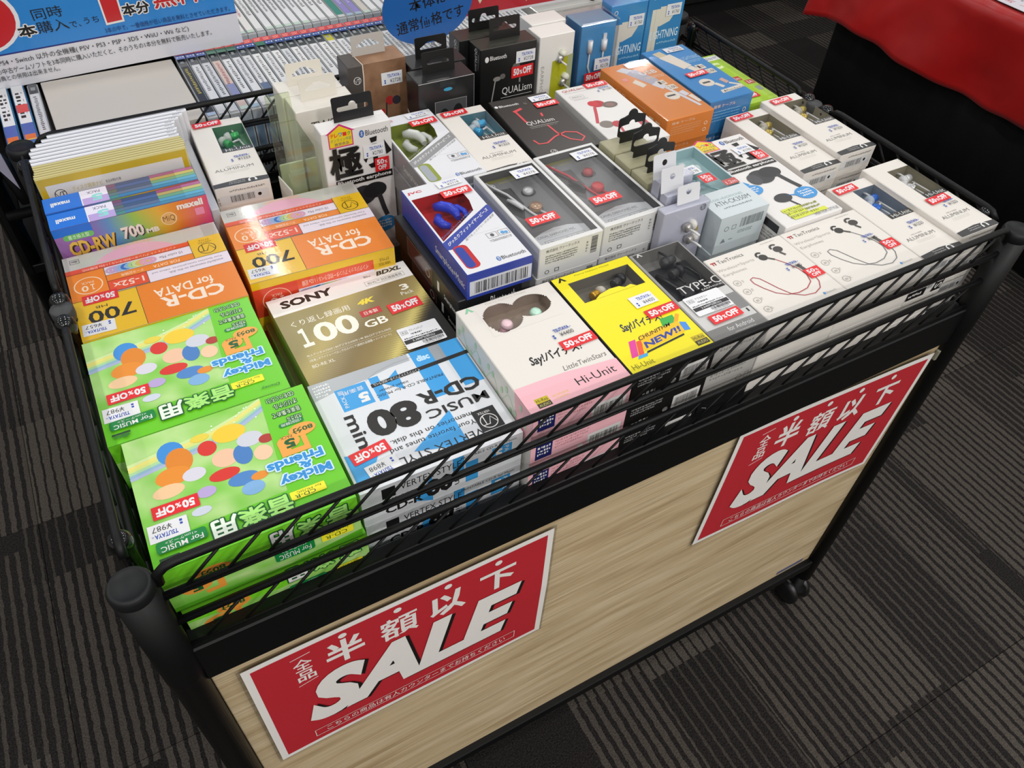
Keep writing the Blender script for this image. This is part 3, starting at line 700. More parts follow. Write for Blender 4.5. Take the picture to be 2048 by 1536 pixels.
def blue_front():
    p = Pr(.142, .044); T = p.text
    p.rect(0, 0, 1, 1, VWH); p.rect(.63, .15, .71, .75, SKY); p.rect(.55, .55, .62, 1, SKY); p.poly([(.30, .2), (.42, .75), (.42, 0)], SKY); p.rect(.80, .35, .93, .85, SKY)
    p.rect(.12, .62, .20, .92, '#17181a'); T('VERTEX STYLE', .23, .72, .60, .90, INK); T('MUSIC', .13, .42, .36, .58, INK, bold=.02); T('CD-R', .13, .14, .36, .36, INK, bold=.03); T('80', .38, .14, .55, .66, INK, bold=.05); T('min', .56, .2, .60, .62, INK, rot=270)
    T('PRINTABLE CD-R for Music', .60, .88, .96, .95, INK); T('5', .82, .5, .87, .78, PAPER, bold=.05); T('PACK', .88, .4, .91, .8, PAPER, rot=270)
    return p
bfront = blue_front().mesh('printed_front'); BD = (.142, .125, .044)
t, dm = lying('disc_pack', 'white and sky blue music disc pack in the front row', 'disc pack', .1615, .0225, .0715, *BD, {'all': VWH}, -.012, body='sleeve_body', group='white and blue disc packs')
put_print(blue_top(), 'printed_top', t, 'top', dm); put_print(bfront, 'printed_front', t, 'front', dm)
stick(t, discount_mesh(.0325, .0125), 'top', dm, .155, .278, PI + .12); stick(t, price_mesh('898'), 'top', dm, .185, .13, PI + .12)
under('disc_pack', 'white and blue music disc packs', 'disc pack', .1615, .0225, .0275, *BD, {'all': VWH}, 1, -.006, [(bfront, 'printed_front', 'front')], 0, 0, 'sleeve_body')
# white and black carton seen in the gap between green and gold
t, dm = lying('plain_carton', 'plain white carton with a black end, low between green and gold packs', 'box', .1485, .1400, .0120, .0125, .120, .0285, {'all': ink('#e9e7e3'), 'front': BLK})

# --- rainbow rewritable five-packs standing on edge
def _rain(nt, u, v, tc):
    n = N(nt, 'ShaderNodeTexNoise'); n.inputs['Scale'].default_value = 2.2; nt.links.new(tc.outputs['Generated'], n.inputs[0])
    f = math_n(nt, 'ADD', u, math_n(nt, 'MULTIPLY', math_n(nt, 'SUBTRACT', n.outputs[0], .5), .25))
    r = ramp(nt, [(0.0, '#9a6fae'), (0.18, '#8f5aa8'), (0.33, '#5b8fc4'), (0.5, '#8dbb52'), (0.66, '#d8a83a'), (0.8, '#dc7a34'), (1.0, '#d24a7c')]); nt.links.new(f, r.inputs[0]); return r.outputs[0]
RAIN = gen_mat('rainbow_print', _rain, .3)
MBLUE = ink('#2273d8', .3)
def mx_front():
    p = Pr(.142, .125); T = p.text
    p.rect(0, 0, 1, 1, RAIN); p.rect(0, .93, .24, 1, MBLUE)
    for k, (u, c) in enumerate(((.12, '#d05a9a'), (.30, '#d88a4a'), (.47, '#bcae4a'), (.64, '#7fae7a'), (.80, '#6f8fb4'), (.93, '#8f7fb4'))): p.ell(u, .66, .085, .09, ink(c), 20, 0, 180)
    p.rect(.05, .885, .24, .935, '#6dbb6a', r=.003); T('書き換え型', .08, .892, .21, .928, ink('#e6f6e0'))
    T('CD-RW', .068, .735, .366, .865, ink('#3b2a12'), bold=.06); T('CD-RW', .060, .742, .358, .872, ink('#e0b552'), bold=.04); T('700', .408, .775, .55, .885, ink('#4a3a4a'), bold=.06); T('700', .400, .782, .542, .892, ink('#e8dcd2'), bold=.035); T('MB', .555, .785, .64, .83, ink('#e9ded2'), bold=.05)
    p.ell(.72, .87, .052, .058, '#d9a866'); p.ring(.72, .87, .052, .058, .0006, ink('#f0d6a8')); T('MiQ', .68, .84, .76, .90, ink('#7a4a20'))
    T('maxell', .79, .925, .965, .985, PAPER, bold=.04); p.rect(.90, .84, .96, .905, '#e58aa8', r=.001)
    return p
def mx_top():
    p = Pr(.142, .026)
    p.rect(0, 0, .235, 1, MBLUE); p.text('maxell', .045, .35, .165, .62, PAPER, rot=180, bold=.03)
    p.rect(.235, 0, .242, 1, PAPER); p.rect(.242, 0, .41, 1, ink('#b9a2dc', .3)); p.rect(.242, .45, .41, 1, ink('#e6e2f4', .3)); p.text('5', .30, .18, .375, .62, ink('#8fd6d6'), rot=180, bold=.05); p.text('PACK', .28, .70, .365, .88, ink('#4a4a60'), rot=180)
    R_ = random.Random(3)
    for u0, u1, cs in ((.41, .47, ('#7a4a66', '#6a5a7a', '#5a6a6a', '#54788a', '#4a8a86')), (.47, .70, ('#3a4a72', '#46609a', '#3f587f', '#5a6f95', '#3f7fae')), (.70, .87, ('#a04a72', '#b8a05a', '#6aa07a', '#4f9ac0', '#3f86a8')), (.87, 1.0, ('#b0608f', '#c9bb70', '#74b08a', '#58a8cc', '#4a90b0'))):
        for k, c in enumerate(cs): p.rect(u0, 1 - (k + 1) * .2, u1, 1 - k * .2, ink(c, .15, 0, .6, .6)); p.line([(u0, 1 - k * .2), (u1, 1 - k * .2)], .0004, ink('#2e3a52', .15))
    return p
mxf = mx_front().mesh('printed_front'); mxt = mx_top().mesh('printed_top'); MD = (.142, .026, .1335)
for k, (x, y, lab) in enumerate(((.0088, .397, 'nearer of two rainbow rewritable disc packs standing on edge'), (.0082, .4265, 'rear rainbow rewritable disc pack standing behind its twin'))):
    t, dm = lying('disc_pack', lab, 'disc pack', x, y, .117, *MD, {'all': ink('#7a6a9a', .25)}, 0, body='case_stack', group='rainbow disc packs')
    o = put_print(mxf, 'printed_front', t, 'front', dm, 0, .004); put_print(mxt, 'printed_top', t, 'top', dm)
# --- gold then white slim cases standing on edge
YG = ink('#c9a820', .25, 0, .5, .5); CLR = ink('#dcdce1', .12, 0, .6, .6); GCASE = ink('#c6b872', .15, 0, .6, .6)
for k in range(6):
    x = .0085 + random.uniform(0, .002); y = .4600 + k * .0054
    lab = 'gold rimmed slim disc case, %s of six behind the rainbow packs' % ORD[k]
    t, dm = lying('slim_disc_case', lab, 'disc case', x, y, .1345 - .0006 * k, .142, .0050, .125, {'all': GCASE}, 0, body='case_shell', group='gold rimmed disc cases')
    p = Pr(.142, .125)
    if k == 0:
        p.rect(.01, 0, .99, .99, YG); p.rect(.045, .04, .955, .93, ink('#d9d5d2', .25)); vt_logo(p, .12, .84, .0055, INK, 0, .0007); p.text('ディスク簡単ナビ', .20, .845, .40, .885, ink('#c6b46a')); p.text('新品未開封仕様', .42, .852, .52, .878, ink('#5a5650')); p.frame(.2, .5, .72, .82, .0005, ink('#b5a560'))
        put_print(p, 'paper_insert', t, 'front', dm)
    q = Pr(.142, .005); q.rect(0, .3, 1, .75, ink('#d9cc8a', .2)); q.rect(0, .75, 1, .9, ink('#8f8450', .2)); put_print(q, 'edge_insert', t, 'top', dm)
    link('case_foot', carton_mesh(.142, .005, .0260, {'all': GCASE}), t, (0, 0, -.0260 + .0006 * k))
for k in range(8):
    x = (.009, .0085, .0105, .0095, .0115, .017, .023, .029)[k]; y = .4932 + k * .0085
    lab = 'white slim disc case, %s of eight counted from the gold ones' % ORD[k]
    t, dm = lying('slim_disc_case', lab, 'disc case', x, y, .1315 - .0008 * k, .142, .0068, .125, {'all': CLR}, 0, body='case_shell', group='white disc cases')
    q = Pr(.142, .0068); q.rect(0, .12, 1, .55, ink('#f4f4f8', .3)); q.rect(0, .62, 1, .78, ink('#8f9096', .3)); q.scrib(.93, .2, .985, .5, ink('#4a4a50'), 1, k); put_print(q, 'edge_insert', t, 'top', dm)
    link('case_foot', carton_mesh(.142, .0068, .0230, {'all': CLR}), t, (0, 0, -.0230 + .0008 * k))

tag(link('plastic_divider', carton_mesh(.0085, .165, .1130, {'all': ink('#bdbec2', .15, 0, .6, .5)}), None, (.1580, .4815, BASE + G), -.03), 'pale grey plastic divider right of the standing disc cases', 'divider')
# ================================================================== PRODUCTS: earphones, front row
def earbud_mesh(key, c_body, c_tip, metal=0.0):
    k = ('bud', key)
    if k in _stk: return _stk[k]
    bm = bmesh.new()
    Mx = Matrix.Rotation(PI / 2, 4, 'Y')
    bm_lathe(bm, [(0, -.006), (.0042, -.006), (.0046, -.0055), (.0046, .001), (.0038, .0025), (.0026, .004), (.0024, .006), (0, .006)], 16, 0, Mx)
    bm_lathe(bm, [(.0024, .003), (.0058, .004), (.0060, .006), (.0050, .009), (.0030, .0105), (0, .0106)], 16, 1, Mx)
    bm_tube(bm, [(-.003, -.003, 0), (-.003, -.010, 0), (-.003, -.016, -.001)], .0012, 6, 2)
    me = finish_keep(bm, 'earbud', [ink(c_body, .25, metal), ink(c_tip, .3), ink('#d8d8d8', .3) if key != 'blk' else ink('#1c1c1c', .35)])
    _stk[k] = me
    return me
def add_bud(parent, me, x, y, z, rz=0.0, ry=0.0):
    o = link('earbud', me, parent); o.location = (x, y, z); o.rotation_euler = (0, ry, rz); return o
def add_cable(parent, pts, r, mat): return tube_obj('cable', pts, r, mat, parent, 6)
def film(parent, dims, win, m=FILM, up=0.0001):
    w, d, h = dims; u0, v0, u1, v1 = win
    p = Pr(w, d, up); p.rect(u0 - .004, v0 - .003, min(u1 + .004, 1), v1 + .003, m); return put_print(p, 'window_film', parent, 'top', dims)
def hires(p, u, v, w, h):
    p.rect(u, v + h * .48, u + w, v + h, '#c9b51f'); p.rect(u, v, u + w, v + h * .48, '#3c3620'); p.text('Hi-Res', u + w * .08, v + h * .58, u + w * .92, v + h * .9, INK); p.text('AUDIO', u + w * .1, v + h * .1, u + w * .9, v + h * .38, ink('#d9cb7a'))
def chevron(p, u, v, m, s=.006):
    a, b = s / p.W, s / p.H
    p.poly([(u, v), (u + a * .5, v + b * .75), (u + a, v), (u + a * .72, v), (u + a * .5, v + b * .35), (u + a * .28, v)], m)
PINK = ink('#f2b8c2', .4); CREAM = ink('#e4dfd8', .4)
# white and pink box with rounded windows
D1 = (.0965, .140, .0385)
t, dm = lying('earphone_box', 'white and pink earphone box with two round windows, front row', 'earphone box', .3048, .0115, .099, *D1, {'all': CREAM, 'front': PINK}, 0, (.17, .685, .88, .945), ink('#a08e80', .4), .014)
film(t, dm, (.17, .685, .88, .945))
p = Pr(.0965, .140)
# white card leaves only two rounded openings
def win_mask(p, u0, v0, u1, v1, cs, m):
    """cover the recess except for round openings: strips cut column by column"""
    n = 48
    for i in range(n):
        a, b = u0 + (u1 - u0) * i / n, u0 + (u1 - u0) * (i + 1) / n; uc = (a + b) / 2; spans = []
        for cu, cv, ru, rv in cs:
            q = 1 - ((uc - cu) / ru) ** 2
            if q > 0: h = rv * math.sqrt(q); spans.append((max(v0, cv - h), min(v1, cv + h)))
        spans.sort(); cur = v0; st = p.z
        for s0, s1 in spans:
            if s0 > cur: p.rect(a, cur, b, s0, m); p.z = st
            cur = max(cur, s1)
        if cur < v1: p.rect(a, cur, b, v1, m); p.z = st
    p.z += p.step
win_mask(p, .165, .68, .885, .95, ((.36, .82, .185, .13), (.68, .84, .195, .10), (.30, .75, .09, .065)), CREAM)
chevron(p, .06, .945, ink('#8cc7a0'), .009); p.text('Pierre Nakano Model', .29, .965, .72, .98, ink('#cfc8be'))
p.text('Say!バイテス!', .30, .345, .82, .43, INK, quad=((.28, .335), (.80, .335), (.82, .42), (.30, .44)), shear=.1, bold=.025)
p.text('LittleTwinStars', .51, .235, .955, .275, ink('#7a7672'), shear=.25)
p.poly([(0, 0), (1, 0), (1, .19), (.75, .205), (.52, .225), (.30, .232), (0, .235)], PINK); p.text('Hi-Unit', .53, .095, .925, .155, INK)
hires(p, .095, .04, .13, .075); p.text('GRAPHENE', .26, .085, .42, .10, ink('#e8c860')); p.text('COATING', .27, .06, .40, .075, ink('#e8c860'))
put_print(p, 'printed_top', t, 'top', dm)
# pale green leaf tendril along the left side
p = Pr(.140, .0385); gl = ink('#b7d9b4', .4)
p.poly([(.82, 0), (1, 0), (1, 1), (.78, 1)], PINK)
p.line([(.04 + .9 * k / 30, .45 + .22 * math.sin(k * .9)) for k in range(31)], .0006, gl)
for k in range(16): p.ell(.05 + k * .058, .5 + .28 * math.sin(k * 1.9), .016, .10, gl, 8)
put_print(p, 'printed_side', t, 'left', dm)
add_bud(t, earbud_mesh('rose', '#e2b4c0', '#e9c9d0'), -.016, .036, .030, .3, -1.2); add_bud(t, earbud_mesh('mint', '#a9dcc2', '#bfe6d2'), .015, .038, .030, .4, -1.2)
stick(t, price_mesh('4400', back=False), 'top', dm, .735, .535, .02); stick(t, discount_mesh(.0345, .0115), 'top', dm, .815, .418, .02)
def pink_front():
    p = Pr(.0965, .0385); p.rect(0, 0, 1, 1, PINK); p.rect(.05, .45, .22, .95, '#1d2364'); p.scrib(.07, .55, .20, .9, PAPER, 3, 2)
    p.scrib(.25, .60, .60, .9, ink('#c98a94'), 3, 4); p.rect(.60, .18, .96, .62, PAPER); p.bars(.63, .24, .93, .52, INK, 9); p.ell(.53, .32, .03, .08, PAPER, 12); return p
pfm = pink_front().mesh('printed_front'); put_print(pfm, 'printed_front', t, 'front', dm)
under('earphone_box', 'white and pink earphone boxes in the front row', 'earphone box', .3048, .0115, .0605, *D1, {'all': CREAM, 'front': PINK}, 2, 0, [(pfm, 'printed_front', 'front')], 0, .0006)
# yellow box
YELB = ink('#f2e41c', .35); D2 = (.088, .140, .0385)
t, dm = lying('earphone_box', 'bright yellow earphone box with dark sides, front row', 'earphone box', .4030, .0115, .099, *D2, {'all': BLK, 'top': YELB}, 0, (.145, .70, .915, .915), ink('#77736a', .35), .013)
film(t, dm, (.145, .70, .915, .915))
p = Pr(.088, .140)
chevron(p, .06, .945, INK, .009); p.text('Pierre Nakano Model', .28, .962, .72, .976, ink('#a39a1c'))
p.poly([(.28, .70), (.36, .73), (.5, .75), (.62, .745), (.67, .72), (.75, .73), (.80, .70)], YELB)
p.text('Say!バイテス!', 0, 0, 0, 0, ink('#23304f'), quad=((.25, .335), (.74, .335), (.76, .41), (.27, .44)), shear=.1, bold=.025)
for q, c in ((((.12, .14), (.20, .14), (.30, .27), (.22, .27)), '#e0459a'), (((.20, .13), (.26, .13), (.35, .25), (.29, .25)), '#e85a3a'), (((.17, .115), (.28, .115), (.31, .14), (.20, .14)), '#4aa8e0'), (((.66, .28), (.84, .29), (.86, .355), (.70, .355)), '#3fae4a'), (((.80, .29), (.86, .29), (.93, .34), (.90, .355)), '#f0a81c'), (((.82, .20), (.90, .19), (.92, .26), (.86, .28)), '#4a90e0'), (((.30, .16), (.83, .19), (.85, .29), (.36, .285)), '#f0c020'), (((.31, .15), (.80, .18), (.79, .165), (.30, .135)), '#2a2a2a')): p.poly(q, ink(c, .35))
p.text('CHUNITHM', 0, 0, 0, 0, INK, quad=((.33, .245), (.74, .275), (.76, .305), (.34, .28)), bold=.01); p.text('NEW!!', 0, 0, 0, 0, ink('#35459a'), quad=((.33, .17), (.80, .205), (.82, .255), (.35, .225)), bold=.04)
p.text('Hi-Unit', .05, .05, .30, .09, ink('#8f8a2a')); hires(p, .82, .045, .15, .085)
put_print(p, 'printed_top', t, 'top', dm)
add_bud(t, earbud_mesh('gold', '#d9a532', '#cfc9bd', .6), -.010, .040, .0315, .25); add_bud(t, earbud_mesh('blk', '#3a3a3c', '#26262a'), .018, .047, .0315, .4)
add_cable(t, [(-.030, .055, .027), (-.028, .045, .028), (-.026, .034, .027)], .0022, ink('#2a2a2a', .3))
stick(t, price_mesh('4400', .025), 'top', dm, .72, .555, .02); stick(t, discount_mesh(.0335, .0115), 'top', dm, .80, .418, .02)
def dark_front(seed, c='#141414'):
    p = Pr(.088, .0385); p.rect(0, 0, 1, 1, ink(c, .35)); p.scrib(.06, .60, .45, .85, ink('#9a9a9a'), 3, seed); p.rect(.60, .22, .95, .72, PAPER); p.bars(.63, .30, .92, .62, INK, seed); p.ell(.52, .35, .035, .08, ink('#bdbdbd'), 12); p.scrib(.10, .2, .3, .36, ink('#c9c9c9'), 1, seed + 1); return p
dfm = dark_front(4).mesh('printed_front'); put_print(dfm, 'printed_front', t, 'front', dm)
under('earphone_box', 'dark sided yellow earphone boxes in the front row', 'earphone box', .4030, .0115, .0605, *D2, {'all': BLK}, 2, 0, [(dfm, 'printed_front', 'front')], 0, .0006)
# grey clear-topped box
GREYB = ink('#a9a8a6', .35); D3 = (.0605, .137, .0385)
t, dm = lying('earphone_box', 'grey clear-topped earphone box with black earbuds between yellow and white boxes', 'earphone box', .4915, .0118, .0995, *D3, {'all': GREYB}, 0, (.04, .44, .96, .985), ink('#8b8985', .35), .016)
film(t, dm, (.04, .44, .96, .985)); film(t, dm, (.0, .0, 1, 1), up=.0012)
p = Pr(.0605, .137)
p.poly([(.04, .44), (.96, .44), (.96, .62), (.80, .74), (.72, .98), (.46, .98), (.04, .60)], ink('#3c3c3e', .3)) if 0 else None
p.rect(.02, .12, .98, .44, ink('#dedddb', .35)); p.rect(0, 0, 1, .12, ink('#8b8a88', .35)); p.rect(.80, .20, 1, .36, ink('#8f8f8f', .3))
chevron(p, .09, .955, PAPER, .007); p.text('TYPE-C', .20, .485, .98, .56, PAPER, bold=.0); p.text('EARPHONES', .55, .462, .98, .478, PAPER)
p.text('for Android', .34, .06, .82, .10, ink('#e9e9e9')); p.scrib(.40, .03, .80, .042, ink('#dcdcdc'), 1, 3); p.rect(.885, .155, .915, .19, INK)
put_print(p, 'printed_top', t, 'top', dm)
link('inner_tray', carton_mesh(.050, .060, .006, {'all': ink('#2b2b2d', .3)}), t, (.002, .020, .0225))
add_bud(t, earbud_mesh('blk', '#b9b9bb', '#232326', .7), .006, .050, .0335, PI + .2); add_bud(t, earbud_mesh('blk', '#b9b9bb', '#232326', .7), .000, .032, .0335, .2)
add_cable(t, [(.012, .045, .032), (.018, .034, .032), (.022, .020, .0315), (.016, .008, .0310), (.004, .004, .0310)], .0016, ink('#202022', .3)); add_cable(t, [(-.018, .038, .0315), (-.014, .026, .032), (-.010, .012, .0315), (-.012, .002, .0310)], .0022, ink('#202022', .3))
stick(t, shop_label('2,640', .041, .026), 'top', dm, .44, .345, .0, up=.0013); stick(t, discount_mesh(.0345, .0115), 'top', dm, .485, .185, .02, up=.0016)
def grey_front(c, seed):
    p = Pr(.0605, .0385); p.rect(0, 0, 1, 1, ink(c, .35)); p.scrib(.1, .62, .8, .9, ink('#8a8a88'), 2, seed); p.ring(.75, .35, .06, .10, .0007, ink('#5a5a5a'), 14); p.frame(.86, .25, .95, .45, .0006, ink('#5a5a5a')); return p
gm = grey_front('#b9b6b2', 2).mesh('printed_front'); put_print(gm, 'printed_front', t, 'front', dm)
under('earphone_box', 'grey earphone boxes in the front row', 'earphone box', .4915, .0118, .0610, *D3, {'all': GREYB}, 1, 0, [(gm, 'printed_front', 'front')])
p = Pr(.0605, .0385); p.rect(0, 0, 1, 1, BLK)
for a, b in ((.1, .7), (.6, .3)): p.line([(a, b), (a + .1, b - .08), (a + .05, b - .3)], .0005, ink('#d0d0d0'))
t, dm = lying('earphone_box', 'black carton with white corner marks, lowest under the grey boxes', 'earphone box', .4925, .0120, .0222, .0605, .137, .0385, {'all': BLK}); put_print(p, 'printed_front', t, 'front', dm)
# white sports earphone boxes
SPW = ink('#e3ded7', .42)
def sports_top(cab):
    p = Pr(.099, .0985); g = ink('#b9b4ac'); dk = ink('#56524e')
    p.rect(.03, .915, .09, .93, '#b5302c'); p.rect(.045, .885, .058, .915, '#b5302c'); p.rect(.072, .885, .085, .925, ink('#8a2a26'))
    p.text('TaoTronics', .11, .885, .43, .935, ink('#6b6762')); p.text('Wireless×Sports', .02, .765, .48, .815, g); p.text('Earphones', .035, .69, .32, .74, g); p.scrib(.70, .945, .88, .96, g, 1, 2)
    for k in range(4): p.ring(.085 + .006 * k, .575 - .14 * k, .042, .042, .0007, g, 18); p.scrib(.145, .555 - .14 * k, .165, .595 - .14 * k, g, 2, k); p.rect(.07 + .006 * k, .56 - .14 * k, .10 + .006 * k, .585 - .14 * k, g)
    p.ell(.585, .775, .05, .045, ink('#3a3836'), 16); p.ring(.575, .815, .05, .05, .0022, ink('#3a3836'), 14, 40, 200); p.line([(.62, .75), (.675, .70)], .0024, dk)
    p.ell(.815, .815, .055, .045, ink('#45413f'), 16); p.ring(.80, .855, .055, .05, .0022, ink('#45413f'), 14, 40, 200); p.line([(.80, .77), (.83, .71)], .0026, dk)
    for d_ in range(1): p.line([(.675, .70), (.74, .60), (.79, .48), (.80, .38), (.76, .28), (.66, .22), (.54, .205), (.42, .23), (.33, .30), (.27, .40), (.23, .50), (.235, .56), (.28, .575), (.33, .53), (.36, .45), (.40, .34), (.46, .22), (.56, .15), (.68, .13), (.78, .17), (.84, .25), (.86, .34), (.845, .40)], .0009, ink(cab))
    p.line([(.845, .40), (.82, .54)], .0042, dk)
    p.text('Bluetooth', .775, .075, .90, .10, g); p.ell(.755, .087, .012, .016, ink('#4a90d8'), 10)
    return p
SPD = (.099, .0985, .0582)
spf = Pr(.099, .0582); spf.scrib(.45, .62, .75, .68, ink('#cfc9c0'), 1, 4); spfm = spf.mesh('printed_front')
for (x, w_, cab, lab) in ((.5528, .0985, '#b03a40', 'white sports earphone box showing a red looped cable, front row'), (.6520, .1045, '#7d7b7c', 'white sports earphone box showing a grey looped cable, front row')):
    t, dm = lying('earphone_box', lab, 'earphone box', x, .0118, .1000, w_, .0985, .0582, {'all': SPW}, 0, group='white sports earphone boxes')
    o = put_print(sports_top(cab), 'printed_top', t, 'top', dm); o.scale = (w_ / .099, 1, 1); put_print(spfm, 'printed_front', t, 'front', dm)
    stick(t, price_mesh('3545', .024, .0135, False), 'top', dm, .76, .55, .03); stick(t, discount_sq(.0185, .0135), 'top', dm, .89, .372, .02)
    under('earphone_box', 'white sports earphone boxes with %s cable' % ('a red' if w_ < .1 else 'a grey'), 'earphone box', x, .0118, .0418, w_, .0985, .0582, {'all': SPW}, 1, 0, [(spfm, 'printed_front', 'front')])
# slim white metal-earphone boxes
ALB = ink('#e3ded7', .42); BAND = ink('#3b3b3c', .4)
def alu_top(name='Hi-Unit'):
    p = Pr(.057, .139); g = ink('#a5a29c')
    p.text('HSE-A1000R', .34, .262, .62, .275, g); p.text('ALUMINUM', .13, .215, .84, .25, ink('#76736f')); p.scrib(.28, .165, .74, .20, ink('#cfcbc4'), 3, 5, .3)
    p.poly([(0, .0), (1, .0), (1, .055), (.5, .072), (0, .055)], BAND); p.text('Powered by', .30, .045, .58, .056, PAPER); p.text('e☆earphone', .28, .024, .58, .038, PAPER); p.ring(.71, .038, .075, .030, .0013, PAPER, 16, 0, 180); p.rect(.63, .018, .67, .042, PAPER); p.rect(.75, .018, .79, .042, PAPER)
    p.rect(.40, .475, .985, .53, ink('#3a3936', .3)); p.text('Hi-Unit', .47, .485, .94, .522, ink('#d6d6d4'))
    return p
alum = alu_top().mesh('printed_top')
def alu_front():
    p = Pr(.057, .029); p.rect(.06, .28, .94, .66, ink('#d6d6d6', .3)); p.bars(.24, .34, .68, .60, INK, 8); p.ell(.77, .47, .035, .07, INK, 10); p.scrib(.25, .74, .9, .86, GREYT, 1, 3); p.text('HI-FI', .02, .3, .05, .6, INK, rot=90); return p
aluf = alu_front().mesh('printed_front')
hs = Pr(.139, .029); hs.text('HI-FI', .86, .25, .89, .75, INK, rot=270); hs.scrib(.1, .42, .4, .5, ink('#d6d1c8'), 1, 2); aluside = hs.mesh('printed_side')
AD = (.057, .139, .0291); AWIN = (.40, .53, .985, .885)
def alu(label, x, y, z, key, cb, ct, price, off, rz=0.0, n=3, what='', sq=False, metal=.4, nn='earphone_box'):
    t, dm = lying('earphone_box', label, 'earphone box', x, y, z, *AD, {'all': ALB}, rz, AWIN, ink('#8f8974' if key not in ('blu', 'cya', 'grn') else ('#7c8896' if key == 'blu' else ('#5f8c98' if key == 'cya' else '#5c8a60')), .35), .0125, group='slim white metal earphone boxes')
    film(t, dm, AWIN); put_print(alum, 'printed_top', t, 'top', dm); put_print(aluf, 'printed_front', t, 'front', dm); put_print(aluside, 'printed_side', t, 'left', dm)
    p = Pr(.057, .139)
    add_bud(t, earbud_mesh(key, cb, ct, metal), .014, .040, .0222, PI + .15); add_bud(t, earbud_mesh(key, cb, ct, metal), .004, .027, .0222, PI / 2 + .5)
    add_cable(t, [(.018, .034, .0215), (.020, .024, .021), (.023, .010, .020)], .0010, ink('#cfcfcf', .25)); add_cable(t, [(.010, .022, .021), (.013, .014, .020), (.012, .007, .019)], .0010, ink('#cfcfcf', .25))
    stick(t, discount_mesh(.031, .0112), 'top', dm, off[0], off[1], .04, up=.0012); stick(t, price_mesh(price, .026, .0148, False), 'top', dm, .66, .365, .03)
    if what: lower = under('earphone_box', what, 'earphone box', x, y, z - AD[2], AD[0], AD[1], (z - AD[2] - BASE) / n, {'all': ALB}, n, rz, [(aluf, 'printed_front', 'front')])
    if key == 'blu':
        p = Pr(.057, .0278, .0003); p.poly([(.70, .1), (.80, .95), (1, .95), (.95, .1)], BLK); p.text('SB', .76, .2, .94, .85, PAPER, rot=90); p.rect(.02, .12, .5, .5, BLK); p.scrib(.06, .2, .4, .4, PAPER, 1, 3); put_print(p, 'printed_front', lower[0], 'front', (AD[0], AD[1], (z - AD[2] - BASE) / n), 0, 0, 0, .0004)
    return t
alu('slim white earphone box with blue earbuds, beside the grey looped cable box', .7580, .0120, .0998, 'blu', '#2f6fd0', '#aeb8c8', '1223', (.30, .925), 0, 3, 'slim white boxes under the blue earbuds')
alu('slim white earphone box with silver earbuds in the front right corner', .8155, .0185, .1055, 'sil', '#cfcfd0', '#d4d4d4', '1223', (.55, .425), 0, 3, 'slim white boxes in the front right corner')
alu('slim white earphone box with gold earbuds, left of two gold ones', .7570, .1850, .0998, 'gol', '#c9b25a', '#b9b4a6', '1223', (.30, .93), 0, 3, 'slim white boxes under the left gold earbuds', metal=.6)
alu('slim white earphone box with gold earbuds touching the right basket side', .8150, .1890, .1060, 'gol', '#c9b25a', '#b9b4a6', '1223', (.42, .925), .0, 3, 'slim white boxes at the right basket side', metal=.6)
alu('slim white earphone box with green earbuds by the wire back rail', .1660, .4215, .1035, 'grn', '#3fa852', '#c2c8c2', '1223', (.33, .945), -.05, 3, 'slim white boxes under the green earbuds')
alu('slim white earphone box with cyan earbuds behind the clear-lidded boxes', .4205, .3035, .1198, 'cya', '#3aa8d8', '#b4c4cc', '1223', (.33, .935), -.03, 3, 'slim white boxes under the cyan earbuds')

